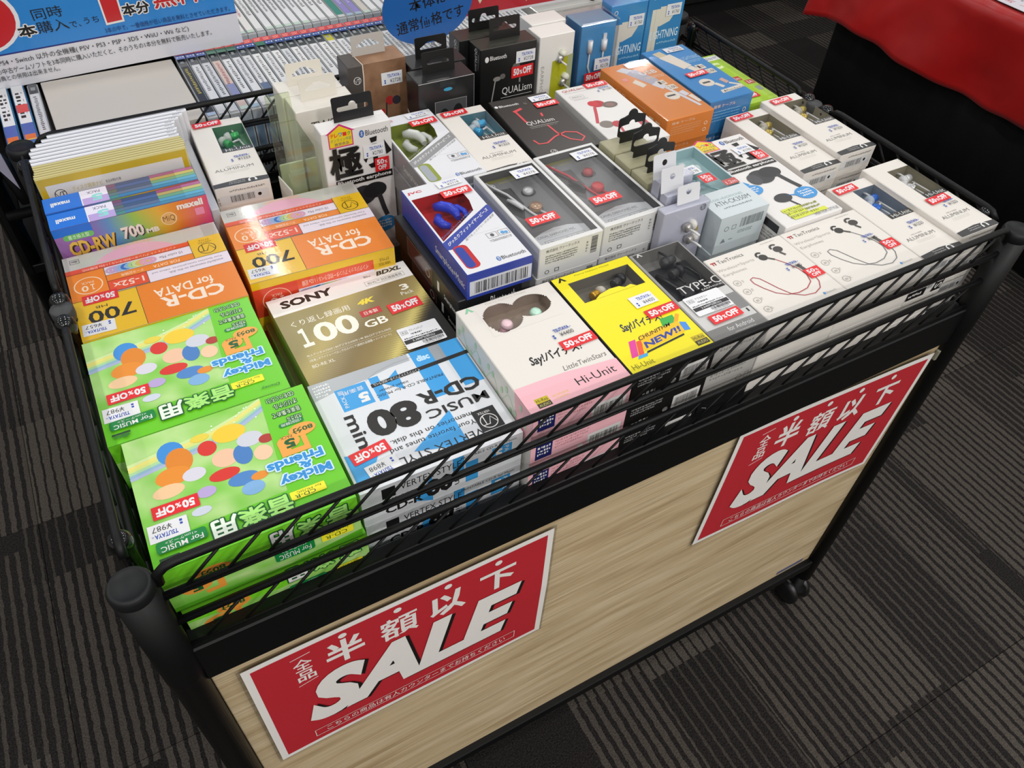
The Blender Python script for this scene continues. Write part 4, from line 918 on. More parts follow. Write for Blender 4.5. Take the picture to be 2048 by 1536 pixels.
# ================================================================== PRODUCTS: middle rows
def hang_tab(parent, w, h, x, y, z, mat, style='euro', lean=0.0, name='hang_tab', th=.0007):
    """flat hanging tab with a punched euro slot, standing in the xz plane"""
    key = ('tab', w, h, mat.name, style)
    if key not in _stk:
        c = bpy.data.curves.new('tab', 'CURVE'); c.dimensions = '2D'; c.fill_mode = 'BOTH'; c.extrude = th / 2; c.resolution_u = 1
        def spl(pts):
            s = c.splines.new('POLY'); s.points.add(len(pts) - 1); s.use_cyclic_u = True
            for p_, (a, b) in zip(s.points, pts): p_.co = (a, b, 0, 1)
        r = .0025
        def arc(cx, cy, a0, a1, rr, n=5): return [(cx + rr * math.cos(math.radians(a0 + (a1 - a0) * k / n)), cy + rr * math.sin(math.radians(a0 + (a1 - a0) * k / n))) for k in range(n + 1)]
        if style == 'cloud':
            out = [(-w * .38, 0), (w * .38, 0), (w * .38, h * .16), (w / 2, h * .22)] + arc(w / 2 - r, h * .72 - r, 0, 90, r) + [(w * .30, h * .74)] + arc(0, h * .78, 0, 180, w * .17, 8)[0:] + [(-w * .30, h * .74)] + arc(-w / 2 + r, h * .72 - r, 90, 180, r) + [(-w / 2, h * .22), (-w * .38, h * .16)]
            cy = h * .42
        else:
            out = [(-w / 2, 0), (w / 2, 0)] + arc(w / 2 - r, h - r, 0, 90, r) + arc(-w / 2 + r, h - r, 90, 180, r); cy = h * .50
        spl(out)
        if style == 'round': spl(arc(0, h * .62, 0, 330, .0032, 11))
        elif style == 'delta': spl([(-w * .33, cy - h * .10), (w * .33, cy - h * .10), (w * .35, cy - h * .02), (.0035, cy + h * .24), (-.0035, cy + h * .24), (-w * .35, cy - h * .02)])
        else:
            hh = h * .10
            spl([(-w * .33, cy - hh)] + [(w * .33, cy - hh)] + arc(w * .33, cy, -60, 60, hh) + [(.0045, cy + hh)] + arc(0, cy + hh, 0, 180, .0042, 6) + [(-.0045, cy + hh)] + arc(-w * .33, cy, 120, 240, hh))
        o = bpy.data.objects.new('tab', c); me0 = o.to_mesh(); me = me0.copy() if False else bpy.data.meshes.new('hang_tab')
        me.from_pydata([v.co[:] for v in me0.vertices], [], [tuple(p_.vertices) for p_ in me0.polygons]); me.update(); me.materials.append(mat)
        o.to_mesh_clear(); bpy.data.objects.remove(o); bpy.data.curves.remove(c); _stk[key] = me
    o = link(name, _stk[key], parent); o.location = (x, y, z); o.rotation_euler = (PI / 2 + lean, 0, 0); return o
def stack_n(ztop, h): return max(1, round((ztop - BASE) / h))
# --- clip earphone boxes with a big blister window
def clip_box(label, x, y, zt, main, band, inner, bud, tip, n, what, brand=True, stk=True, cols=None, rz=0.0):
    w, d = .0675, .147; h = (zt - BASE) / 5
    mm = ink(main, .35); t, dm = lying('earphone_box', label, 'earphone box', x, y, zt, w, d, h, cols or {'all': mm, 'top': ink('#e0e1e6', .35)}, rz, (.04, .35, .86, .86), ink(inner, .35), h * .55)
    film(t, dm, (.04, .35, .86, .86))
    p = Pr(w, d); W2 = ink('#e0e1e6', .35)
    p.poly([(.03, .345), (.03, .36), (.74, .585), (.80, .70), (.80, .865), (.88, .865), (.88, .345)], W2)
    p.poly([(0, .27), (0, .345), (.97, .605), (1, .60), (1, .52), (.10, .265)], ink(band, .35))
    p.text('Smartphone+Music', 0, 0, 0, 0, ink('#5a6a9a') if band != '#8f9092' else GREYT, quad=((.05, .375), (.72, .575), (.72, .605), (.05, .405)))
    p.text('ぴったりフィットイヤーピース', 0, 0, 0, 0, PAPER, quad=((.06, .30), (.93, .54), (.94, .58), (.07, .335)), bold=.02)
    p.text('耳穴をふさがない新装着感', 0, 0, 0, 0, GREYT, quad=((.32, .30), (.95, .475), (.96, .50), (.33, .325)))
    p.rect(.07, .045, .28, .285, ink(inner, .3), r=.005); p.rect(.085, .055, .215, .27, ink(main if band != '#8f9092' else '#9fa6ae', .35), r=.004)
    if brand: p.text('JVC', .04, .915, .27, .945, ink('#d02a3a'), bold=.03)
    p.frame(.63, .265, .79, .32, .0004, GREYT); p.ell(.71, .293, .03, .016, ink('#5a5a5e'), 10); p.frame(.81, .265, .97, .32, .0004, GREYT); p.ell(.87, .29, .03, .016, ink('#5aa0d8'), 10); p.ell(.92, .285, .025, .014, ink('#5aa0d8'), 10); p.scrib(.62, .225, .96, .25, GREYT, 2, 3)
    p.ell(.545, .062, .030, .022, ink('#2a6fc0'), 14); p.text('ᛒ', .53, .048, .56, .076, PAPER) if 0 else p.line([(.53, .072), (.56, .053), (.545, .043), (.545, .081), (.56, .071), (.53, .052)], .0005, PAPER)
    p.text('Bluetooth', .59, .045, .95, .078, ink('#4a4a52'))
    put_print(p, 'printed_top', t, 'top', dm)
    p = Pr(w, h); p.rect(0, 0, 1, 1, mm); p.rect(.04, .12, .99, .70, ink('#c9cbd4', .35)); p.bars(.12, .18, .93, .62, INK, 6); put_print(p, 'printed_front', t, 'front', dm)
    p = Pr(d, h); p.text('Smartphone+Music', .55, .25, .97, .60, PAPER); put_print(p, 'printed_side', t, 'left', dm)
    bm_ = earbud_mesh('clip' + bud, bud, tip)
    bm = bmesh.new(); bm_tube(bm, [(-.010, .030, 0), (-.004, .026, .002), (.002, .020, .002), (.005, .012, .001), (.004, .004, 0)], [.004, .0055, .0055, .0045, .003], 10); bm_tube(bm, [(.002, .022, .001), (.010, .020, .001), (.014, .012, 0), (.013, .002, -.001)], .0030, 8)
    link('earbud', finish_keep(bm, 'earbud', ink(bud, .3)), t, (-.002, .012, h * .76)); link('earbud', bpy.data.meshes.get('earbud'), t, (-.010, -.010, h * .5)) if False else None
    bm = bmesh.new(); bm_tube(bm, [(-.006, .012, 0), (-.010, .004, .001), (-.008, -.004, .001), (-.002, -.008, 0)], [.0035, .005, .0045, .003], 10); link('earbud', finish_keep(bm, 'earbud', ink(bud, .3)), t, (-.008, .016, h * .72))
    if stk: stick(t, price_mesh('3718', .026, .0105), 'top', dm, .71, .935, .06, up=.0010); stick(t, discount_mesh(.0315, .0118), 'top', dm, .71, .815, .02, up=.0014)
    return t, h
t, h = clip_box('blue and white earphone box with a red window and blue clip earbuds', .3210, .1610, .1270, '#2c3f9c', '#33459f', '#c0262a', '#2a40d0', '#2438c0', 4, '')
BW = ink('#17171a', .3)
for k in range(4):
    z = .1270 - h * (k + 1)
    t, dm = lying('earphone_box', 'black sided earphone box, %s down under the blue and white one' % ORD[k + 1], 'earphone box', .3125 + (.004 if k % 2 else 0), .1625, z, .0675, .147, h, {'all': BW}, 0, group='black sided boxes under the blue one')
    if k < 2:
        p = Pr(.147, h); p.rect(.22, .12, .62, .90, ink('#4a2a28', .2)); p.frame(.22, .12, .62, .90, .0005, ink('#7a7266')); p.ring(.55, .5, .035, .18, .0012, ink('#9a9a9a'), 14); p.text('Smartphone', .80, .3, .98, .55, PAPER); p.rect(.70, .35, .73, .75, PAPER); put_print(p, 'printed_side', t, 'left', dm)
        p = Pr(.0675, h); p.text('Bluetooth', .5, .4, .9, .8, PAPER); put_print(p, 'printed_front', t, 'front', dm)
t, h = clip_box('grey and white earphone box with a green window, behind the blue one', .3530, .3105, .1200, '#8e8f92', '#8f9092', '#8a962e', '#d5d8d4', '#d5d8d4', 4, '')
under('earphone_box', 'grey and white boxes behind the blue one', 'earphone box', .3530, .3105, .1200 - h, .0675, .147, h, {'all': ink('#8e8f92', .35)}, 4)
# --- clear-lidded silver boxes
SILV = ink('#d9d9d8', .3)
def lid_box(label, x, y, w, red, rz, what):
    zt = .1270; h = (zt - BASE) / 4; d = .136
    t, dm = lying('earphone_box', label, 'earphone box', x, y, zt, w, d, h, {'all': SILV}, rz, (.055, .035, .945, .965), ink('#4b4b4d', .35), .020)
    p = Pr(.1, .1)
    tray = Pr(w * .88, d * .92); tray.rect(0, 0, 1, 1, ink('#68696c', .35)); tray.poly([(.0, .0), (1, 0), (1, .17), (.75, .215), (.5, .225), (.25, .20), (0, .15)], ink('#c3c6ca', .3))
    tray.poly([(.0, .95), (1, .98), (1, 1), (0, 1)], ink('#6d6b2a', .3)); tray.poly([(.06, .86), (.42, .84), (.40, .60), (.20, .40), (.06, .55)], ink('#2b2c2d', .3)); tray.ell(.62, .72, .13, .055, ink('#1d1d1e', .3), 20); tray.ell(.49, .50, .14, .06, ink('#1d1d1e', .3), 20)
    tray.text('CANAL EARPHONES MIC', .13, .135, .80, .165, ink('#6a6c70')); tray.scrib(.2, .115, .75, .125, ink('#8a8c90'), 1, 3, .4); tray.frame(.18, .045, .90, .095, .0004, ink('#6a6c70')); tray.text('iPhone | iPad | iPod', .26, .053, .86, .078, ink('#56585c')); tray.ell(.225, .064, .018, .011, INK, 10)
    vt_logo(tray, .14, .92, .0042, PAPER, 0, .0005); tray.text('EARPHONES', .30, .925, .60, .945, ink('#a5a04a'))
    put_print(tray, 'inner_tray', t, 'top', dm, 0, 0, 0, -.0085)
    cm = ink('#c62a3c', .3) if red else ink('#d8d8da', .3)
    bm = bmesh.new(); bm_lathe(bm, [(0, -.003), (.006, -.003), (.0066, 0), (.0066, .003), (.0058, .0042), (0, .0044)], 20, 0); link('earbud', finish_keep(bm, 'earbud', ink('#c8343c', .3) if red else ink('#b9977c', .3, .5)), t, (-.001, -.002, h - .006))
    bm = bmesh.new(); bm_lathe(bm, [(0, -.003), (.005, -.002), (.0058, 0), (.005, .003), (0, .004)], 18, 0); link('earbud', finish_keep(bm, 'earbud', ink('#a8343c', .3) if red else ink('#cfcfd2', .2, .4)), t, (.007, .028, h - .007))
    add_cable(t, [(-.026, .058, h - .007), (-.022, .044, h - .006), (-.016, .030, h - .006), (-.012, .014, h - .007), (-.008, -.006, h - .007), (-.004, -.016, h - .008)], .0013, cm); add_cable(t, [(.000, -.006, h - .006), (.006, -.016, h - .007), (.010, -.024, h - .008)], .0012, cm)
    bm = bmesh.new(); bm_tube(bm, [(-.018, .022, 0), (-.014, .012, .001), (-.011, .002, 0)], [.0015, .0028, .0015], 8); link('remote_control', finish_keep(bm, 'remote_control', ink('#e4e4e6', .25) if not red else ink('#262628', .3)), t, (-.002, 0, h - .006))
    film(t, dm, (.055, .035, .945, .965), FILML)
    def front():
        p = Pr(w, h); p.text('株式会社 ヴァーテックス', .10, .80, .62, .90, INK); p.scrib(.10, .42, .60, .72, ink('#6a6a68'), 4, 7); p.ring(.14, .16, .035, .065, .0006, INK, 12); p.frame(.26, .10, .33, .22, .0006, INK); p.bars(.82, .35, .92, .90, INK, 5, True); p.scrib(.74, .4, .78, .8, GREYT, 4, 2); return p
    fm = front().mesh('printed_front'); put_print(fm, 'printed_front', t, 'front', dm)
    stick(t, price_mesh('4378', .027, .0155), 'top', dm, .70, .865, .02, up=.0010); stick(t, discount_mesh(.0330, .0135), 'top', dm, .365, .288, .01, up=.0012)
    under('earphone_box', what, 'earphone box', x, y, zt - h, w, d, h, {'all': SILV}, 3, rz, [(fm, 'printed_front', 'front')])
lid_box('silver clear-lidded earphone box with pale cable, beside the blue box', .3985, .1655, .0705, False, 0, 'silver boxes beside the blue box')
lid_box('silver clear-lidded earphone box with red earbuds, by the black hangers', .4715, .1690, .0745, True, .01, 'silver boxes with red earbuds')
# --- flat black and flat white earphone boxes
zt = .1195; h = (zt - BASE) / 4
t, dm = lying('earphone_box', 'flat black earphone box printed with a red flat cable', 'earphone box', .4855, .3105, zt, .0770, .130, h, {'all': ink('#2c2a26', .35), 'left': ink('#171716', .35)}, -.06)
p = Pr(.077, .130); rc = ink('#d8474c', .35)
p.ell(.055, .885, .028, .02, PAPER, 12); p.text('Bluetooth', .10, .865, .42, .90, PAPER, bold=.01)
p.line([(.24, .755), (.34, .775), (.40, .79)], .004, rc); p.line([(.27, .75), (.29, .55)], .0026, rc); p.line([(.62, .66), (.60, .60)], .0026, rc); p.ell(.52, .86, .03, .02, ink('#55534e'), 12)
p.line([(.55, .45), (.58, .30), (.68, .17), (.82, .11), (.91, .16), (.86, .25), (.70, .29), (.50, .25), (.32, .18), (.19, .19), (.16, .26)], .0022, rc)
p.text('QUALism', .27, .485, .72, .555, PAPER); p.line([(.27, .465), (.75, .465)], .0004, PAPER); p.scrib(.27, .43, .7, .45, ink('#8a8a80'), 1, 4); vt_logo(p, .30, .04, .004, PAPER, 0, .0005)
put_print(p, 'printed_top', t, 'top', dm); stick(t, price_mesh('2728', .026, .0125), 'top', dm, .80, .90, .04); stick(t, discount_mesh(.030, .0115), 'top', dm, .82, .785, .04)
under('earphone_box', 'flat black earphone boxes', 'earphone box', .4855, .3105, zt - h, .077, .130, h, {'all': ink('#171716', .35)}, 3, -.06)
zt = .1150; h = (zt - BASE) / 4
t, dm = lying('earphone_box', 'flat white earphone box printed with red wired earbuds', 'earphone box', .5805, .2990, zt, .0715, .143, h, {'all': ink('#e2e0dd', .35)}, -.03)
p = Pr(.0715, .143)
p.text('QUALism', .08, .925, .50, .965, ink('#b5363a'), bold=.01); p.line([(.08, .905), (.9, .905)], .0003, GREYT); p.frame(.10, .80, .36, .85, .0003, ink('#9a9a98')); p.scrib(.14, .815, .32, .835, GREYT, 1, 2); p.scrib(.12, .775, .4, .785, GREYT, 1, 3)
p.ell(.43, .66, .13, .055, ink('#b5262e'), 20); p.ell(.36, .675, .09, .045, ink('#c8303a'), 16); p.ell(.62, .61, .14, .05, ink('#6a5f58'), 18); p.ell(.62, .61, .08, .03, ink('#8a6a62'), 14); p.line([(.33, .62), (.22, .50), (.10, .38)], .0038, ink('#c23a48')); p.ell(.22, .34, .12, .055, ink('#7d746c'), 18); p.ell(.40, .31, .10, .05, ink('#b5363e'), 16); p.line([(.40, .28), (.33, .12)], .0030, ink('#c23a48'))
p.rect(.74, .18, .90, .40, '#c83a4c', r=.003)
for k in range(3): p.rect(.77, .20 + .065 * k, .87, .25 + .065 * k, '#55605a')
put_print(p, 'printed_top', t, 'top', dm); stick(t, price_mesh('1100', .026, .0125, False), 'top', dm, .80, .865, .04); stick(t, discount_mesh(.031, .0118), 'top', dm, .745, .955, .02)
p = Pr(.0715, h); p.scrib(.25, .55, .9, .85, GREYT, 3, 3); p.rect(.0, 0, 1, .12, ink('#b5363a')); put_print(p, 'printed_front', t, 'front', dm)
under('earphone_box', 'flat white earphone boxes', 'earphone box', .5805, .2990, zt - h, .0715, .143, h, {'all': ink('#e6e4e1', .35)}, 3, -.03)
# --- cable packages
def cable_box(label, x, y, zt, w, d, n, col, side, words, what, price, plug, rz=0.0):
    h = (zt - BASE) / n; mc = ink(col, .28, 0, .5, .3); ms = ink(side, .28, 0, .5, .3)
    t, dm = lying('cable_box', label, 'cable box', x, y, zt, w, d, h, {'all': ms, 'top': mc}, rz)
    p = Pr(w, d); c = ink('#e9dfd2'); g = ink('#dcdce4')
    if plug == 'usb':
        p.poly([(.20, .90), (.38, .93), (.50, .86), (.32, .82)], g); p.poly([(.30, .82), (.55, .87), (.74, .62), (.52, .56)], ink('#b9b6c4')); p.poly([(.22, .66), (.34, .70), (.42, .58), (.30, .55)], c); p.poly([(.50, .56), (.66, .60), (.74, .50), (.60, .46)], g); p.line([(.68, .48), (.86, .10)], .0045, g)
        p.ell(.60, .33, .14, .065, c, 22); p.rect(.50, .325, .68, .35, '#4a4a4c'); p.rect(.10, .70, .22, .76, '#e8806a', r=.001); p.text('50%', .11, .73, .21, .75, PAPER); p.text('OFF', .11, .71, .21, .725, PAPER)
        p.poly([(.78, .36), (.90, .38), (.93, .30), (.82, .28)], g); p.poly([(.86, .28), (.96, .29), (.98, .16), (.90, .15)], c)
        p.text(words, .54, .735, .90, .80, PAPER, bold=.02)
    else:
        p.poly([(.16, .93), (.36, .95), (.40, .86), (.20, .84)], ink('#d9c9a8')); p.poly([(.18, .84), (.48, .87), (.60, .62), (.36, .58)], c); p.line([(.50, .60), (.60, .48)], .010, c); p.ell(.42, .30, .15, .065, c, 22); p.rect(.33, .29, .50, .315, '#4a4a4c'); p.line([(.54, .26), (.62, .18)], .006, c); p.poly([(.44, .09), (.46, .14), (.99, .16), (.98, .11)], c); p.text('▲iPhone iPad iPod', .50, .105, .96, .135, INK); p.poly([(.70, .30), (.80, .32), (.84, .24), (.74, .22)], ink('#d8b0a4')); p.line([(.80, .22), (.97, .15)], .004, c)
        p.text(words, .56, .715, .97, .775, ink('#bfe0f4'))
    p.scrib(.55, .655, .95, .70, ink('#f0d6bc') if plug == 'usb' else ink('#a8d4f0'), 2, 4)
    p.rect(.62, .52, .80, .60, c, r=.001); p.text('1', .65, .535, .70, .585, INK); p.scrib(.71, .54, .79, .58, INK, 2, 3); p.rect(.70, .42, .88, .50, c, r=.001); p.text('2.4A', .72, .435, .87, .485, INK)
    put_print(p, 'printed_top', t, 'top', dm); fm_ = Pr(w, d, .001); fm_.rect(0, 0, 1, 1, FILM); put_print(fm_, 'shrink_film', t, 'top', dm)
    stick(t, price_mesh(price, .028, .0125), 'top', dm, .66, .93, .0)
    f = Pr(w, h); f.text('簡単 ケーブル', .1, .78, .6, .88, ink('#f0d6bc')); f.scrib(.1, .35, .75, .7, ink('#e8b890') if plug == 'usb' else ink('#9ac8ea'), 4, 5, .3); f.ring(.86, .55, .04, .07, .0008, ink('#f0d6bc'), 12); f.ring(.86, .3, .04, .07, .0008, ink('#f0d6bc'), 12); fm2 = f.mesh('printed_front'); put_print(fm2, 'printed_front', t, 'front', dm)
    l = Pr(d, h); l.text(words, .2, .4, .42, .75, ink('#e8b890') if plug == 'usb' else ink('#9ac8ea')); l.frame(.48, .2, .7, .8, .0006, ink('#e8b890')); l.rect(.76, .3, .82, .7, '#e8d2b8'); l.rect(.85, .3, .91, .7, '#e8d2b8'); put_print(l, 'printed_side', t, 'left', dm)
    under('cable_box', what, 'cable box', x + .002, y + .003, zt - h, w, d, h, {'all': ms}, n - 1, rz, [(fm2, 'printed_front', 'front')])
    return t, dm
cable_box('orange cable package with a white plug picture', .6600, .3175, .1200, .0690, .143, 4, '#e08a3e', '#d87f36', 'USB', 'orange cable packages', '1348', 'usb')
t, dm = cable_box('blue cable package lying beside the orange one', .7340, .3310, .1200, .0680, .146, 3, '#3f8fd0', '#2f74ac', 'LIGHTNING', 'blue cable packages', '1958', 'lit')
stick(t, discount_mesh(.031, .0118), 'top', dm, .44, .455, .06, up=.0012)
zt = .0895; h = (zt - BASE) / 3
t, dm = lying('cable_box', 'lime green cable package at the right basket side', 'cable box', .8060, .3520, zt, .0670, .134, h, {'all': ink('#a9cf3a', .3), 'left': ink('#8cb02a', .3)})
p = Pr(.067, .134); p.rect(.55, .88, .98, .97, STK_W); p.scrib(.6, .9, .95, .95, INK, 2, 3); p.text('C', .55, .70, .80, .83, ink('#e4f2b8'), bold=.08); p.rect(.60, .42, .80, .50, '#c04a3c'); p.text('2m', .63, .435, .77, .485, PAPER); p.rect(.78, .32, .97, .40, '#c04a3c'); p.text('3A', .81, .335, .94, .385, PAPER); p.rect(.82, .18, .95, .26, '#9a9f9a')
put_print(p, 'printed_top', t, 'top', dm); stick(t, discount_mesh(.030, .0115), 'top', dm, .45, .12, .0)
under('cable_box', 'lime green cable packages', 'cable box', .8060, .3520, zt - h, .067, .134, h, {'all': ink('#a9cf3a', .3)}, 2)
# --- big-kanji earphone boxes: one lying on the right, one standing on the left
KW = ink('#e4e1df', .38)
def kanji_print(w, d, right):
    p = Pr(w, d); k = .04
    hs = [(.03, .85), (.03, .955), (0.0, .955), (.16, 1.0), (.34, .955), (.31, .955), (.31, .85)]
    p.poly([(.09, .885), (.09, .985), (.055, .985), (.265, 1.045), (.475, .985), (.44, .985), (.44, .885)], ink('#d0307c')); p.poly([(.105, .893), (.105, .985), (.265, 1.032), (.425, .985), (.425, .893)], ink('#e8ca22'))
    for s_, u, c in (('テ', .12, '#d8342c'), ('レ', .18, '#d8342c'), ('ワ', .24, '#2f7fd0'), ('ー', .30, '#d8342c'), ('ク', .36, '#4aa040')): p.text(s_, u, .958, u + .053, .985, ink(c), bold=.03)
    p.text('オンライン学習', .12, .926, .415, .950, ink('#2f8f7a')); p.text('推奨商品', .17, .898, .375, .920, ink('#5a3a7a'))
    p.ell(.565, .945, .036, .026, ink('#2a62b4'), 14); p.line([(.55, .955), (.58, .936), (.565, .926), (.565, .964), (.58, .954), (.55, .935)], .0005, PAPER); p.text('Bluetooth', .62, .925, .95, .963, ink('#3a3a3c'))
    p.fat('極', .07, .662, .52, .878, ink('#a5a3a0'), .0013, 0, .01); p.fat('極', .07, .662, .52, .878, INK, .0006, 0, .012)
    p.poly([(.67, .905), (.78, .91), (.77, .875), (.69, .87)], INK); p.poly([(.88, .875), (.985, .785), (.90, .765)], INK); p.poly([(.555, .765), (.63, .775), (.59, .735)], INK); p.poly([(.62, .72), (.80, .735), (.74, .69), (.66, .69)], INK); p.rect(.70, .69, .77, .86, INK)
    p.rect(.12, .60, .97, .65, INK); p.text('Bluetooth earphone', .14, .607, .95, .643, PAPER, bold=.02)
    dk = ink('#37373a', .35); dk2 = ink('#2a2a2c', .35)
    p.ell(.50, .50, .20, .075, dk, 24); p.ell(.68, .52, .18, .06, dk2, 24); p.ell(.36, .49, .10, .06, ink('#4a4a4e', .35), 18); p.line([(.74, .48), (.80, .36), (.84, .30)], .0055, dk)
    p.ell(.42, .25, .14, .045, dk, 20); p.line([(.46, .215), (.52, .14)], .0022, dk)
    bl = ink('#3f94d6', .35)
    p.ell(.16, .40, .16, .055, bl, 20); p.poly([(.12, .45), (.22, .46), (.16, .50)], bl); p.scrib(.06, .37, .26, .43, PAPER, 3, 8)
    p.ell(.80, .235, .17, .062, bl, 20); p.poly([(.66, .25), (.66, .23), (.50, .265)], bl); p.scrib(.70, .20, .90, .27, PAPER, 3, 9)
    yg = ink('#d8e04a', .4); p.rect(.18, .115, .50, .15, yg); p.rect(.20, .075, .52, .11, yg); p.rect(.22, .035, .80, .07, yg); p.scrib(.20, .04, .78, .145, ink('#8f963a'), 3, 5, .5)
    p.text('VERTEX STYLE', .54, .015, .96, .04, ink('#7a7a7c'))
    return p
zt = .1050; h = (zt - BASE) / 4; KD = (.0800, .168)
t, dm = lying('earphone_box', 'white earphone box with large black kanji, lying flat on the right', 'earphone box', .6605, .1115, zt, *KD, h, {'all': KW})
put_print(kanji_print(*KD, True), 'printed_top', t, 'top', dm); stick(t, price_mesh('2780', .024, .0150), 'top', dm, .72, .815, .03, up=.0011); stick(t, discount_sq(.0165, .0165), 'top', dm, .85, .715, .0, up=.0013)
p = Pr(.08, h); p.bars(.45, .35, .85, .75, INK, 6); p.scrib(.05, .4, .3, .55, GREYT, 1, 4); put_print(p, 'printed_front', t, 'front', dm)
p = Pr(.168, h); p.rect(.70, .55, .95, .85, '#2c2c2e'); p.scrib(.70, .1, .95, .45, GREYT, 3, 2); p.scrib(.2, .6, .6, .7, ink('#c9c6c2'), 1, 2); put_print(p, 'printed_side', t, 'left', dm)
under('earphone_box', 'white kanji earphone boxes on the right', 'earphone box', .6605, .1115, zt - h, *KD, h, {'all': KW}, 3)
t, dm = lying('earphone_box', 'white earphone box with large black kanji, standing with a black hanger', 'earphone box', .2755, .4030, .1490, .0765, .0235, .1655, {'all': KW})
o = put_print(kanji_print(.0765, .1655, False), 'printed_front', t, 'front', dm)
stick(t, price_mesh('2780', .024, .0150), 'front', dm, .72, .815, .0, up=.0011); stick(t, discount_sq(.0165, .0165), 'front', dm, .82, .705, .0, up=.0013)
hang_tab(t, .044, .026, .004, .004, .1655, BLK, 'euro', -.12)
# --- pale teal box and blister packs
zt = .1180; h = (zt - BASE) / 3
TEAL = ink('#b3c4c6', .3)
t, dm = lying('earphone_box', 'pale teal clear-topped earphone box beside the kanji box', 'earphone box', .5940, .1385, zt, .0630, .126, h, {'all': ink('#c3ced2', .3)}, 0, (.05, .34, .95, .97), ink('#a9c6c9', .3), .012)
film(t, dm, (.05, .34, .95, .97))
p = Pr(.063, .126); p.rect(0, 0, 1, .34, ink('#cdd6da', .3)); p.text('IN-EAR HEADPHONES', .10, .215, .80, .245, ink('#7a9a9e')); p.text('ATH-CK350M', .14, .145, .86, .20, ink('#4a565a')); p.scrib(.22, .09, .8, .12, ink('#7a8488'), 1, 3); p.rect(.70, .36, .98, .44, '#c05a58', r=.001); p.text('1.2m', .74, .375, .95, .415, ink('#f0d0d0'))
put_print(p, 'printed_top', t, 'top', dm)
for a, b in ((.0, .04), (.012, .03)): add_bud(t, earbud_mesh('teal', '#a8ccd0', '#cfdfe0'), a - .008, b - .005, h - .0065, .6)
add_cable(t, [(-.012, .03, h - .009), (-.004, .012, h - .008), (.008, -.004, h - .009), (.014, -.012, h - .010)], .0012, ink('#a9d0d4', .3))
stick(t, price_mesh('2178', .027, .0155), 'top', dm, .35, .665, .05, up=.0010); stick(t, discount_sq(.0165, .0150), 'top', dm, .52, .515, .03, up=.0012)
p = Pr(.063, h); p.rect(0, 0, 1, 1, ink('#c6d0d4', .3)); p.bars(.45, .60, .92, .85, ink('#4a5054'), 5); p.ring(.17, .66, .05, .065, .0007, ink('#5a6468'), 12); p.frame(.28, .60, .37, .72, .0006, ink('#5a6468')); p.scrib(.44, .42, .75, .52, ink('#6a7478'), 2, 3); p.poly([(.10, .28), (.16, .40), (.22, .28)], ink('#7a8488')); p.scrib(.28, .30, .36, .35, ink('#6a7478'), 1, 4); fm2 = p.mesh('printed_front'); put_print(fm2, 'printed_front', t, 'front', dm)
under('earphone_box', 'pale teal earphone boxes', 'earphone box', .5940, .1385, zt - h, .063, .126, h, {'all': ink('#c3ced2', .3)}, 2, 0, [(fm2, 'printed_front', 'front')])
HDR = ink('#dcdde2', .25); BLI = ink('#c2c4d4', .2, 0, .6, .5)
for k, (y, ztp, hx, tx) in enumerate(((.1570, .1300, .567, .1300), (.1720, .1370, .556, .1370), (.1870, .1440, .545, .1440))):
    lab = ('nearest clear blister pack with two silver earbuds', 'middle clear blister pack with a white hanging header', 'rear clear blister pack with a white hanging header')[k]
    x = .5345 + (0 if k == 0 else .013); w_ = .056 if k == 0 else .042
    t, dm = lying('blister_pack', lab, 'blister pack', x, y, ztp, w_, .0115, ztp - BASE, {'all': BLI}, 0, body='backing_card', group='blister packs')
    cx = x + w_ / 2
    bl = link('blister_shell', carton_mesh(w_ + .002, .0128, ztp - BASE + .001, {'all': FILM}), t)
    hang_tab(t, .0275, .0185 + .006 * (k > 0), min(max(hx - cx, -.012), .013), 0, ztp - BASE + .001, HDR, 'round', -.25, 'header')
    if k == 0:
        vv = earbud_mesh('silv', '#b9b6b4', '#d8d6d2', .7)
        add_bud(t, vv, .004, -.009, ztp - BASE - .022, .3); add_bud(t, vv, .010, -.009, ztp - BASE - .038, .3)
        p = Pr(w_, .06); vt_logo(p, .86, .92, .0035, INK, 0, .0005); p.rect(.80, .25, .86, .55, '#a8915a'); p.line([(.3, .3), (.3, 0)], .0012, ink('#e6e6ee')); p.line([(.45, .3), (.45, 0)], .0012, ink('#e6e6ee')); o = put_print(p, 'printed_card', t, 'front', (w_, .0130, 2 * (ztp - BASE) - .06))
KHAKI = ink('#a8a486', .45)
for k in range(3):
    lab = ('khaki topped box with a black hanger, nearest of three', 'khaki topped box with a black hanger, middle of three', 'khaki topped box with a black hanger, rearmost of three')[k]
    y = .2060 + .0305 * k
    t, dm = lying('earphone_box', lab, 'earphone box', .5485, y, .1320, .0435 + .003 * k, .0290, .1320 - BASE, {'all': KHAKI}, 0, group='khaki topped boxes')
    hang_tab(t, .034, .040, .002 + .002 * k, .002, dm[2], BLK, 'cloud', -.02, th=.0012)

# ================================================================== PRODUCTS: standing back row
def standing(name, label, cat, x, y, zt, w, d, cols, group=None, rz=0.0, body='carton_body'):
    return lying(name, label, cat, x, y, zt, w, d, zt - BASE, cols, rz, body=body, group=group)
def fprint(t, dm, p): return put_print(p, 'printed_front', t, 'front', dm)
# prints on standing boxes are laid out for the full height; v measured from the top
class Top(Pr):
    """print anchored to the top edge of a standing box's front: H = shown height"""
def anchor(t, dm, p, face='front'):
    w, d, h = dm; me = p.mesh('printed_front' if face == 'front' else 'printed_side')
    return put_print(me, me.name.split('.')[0], t, face, dm, 0, (h - p.H) / 2)
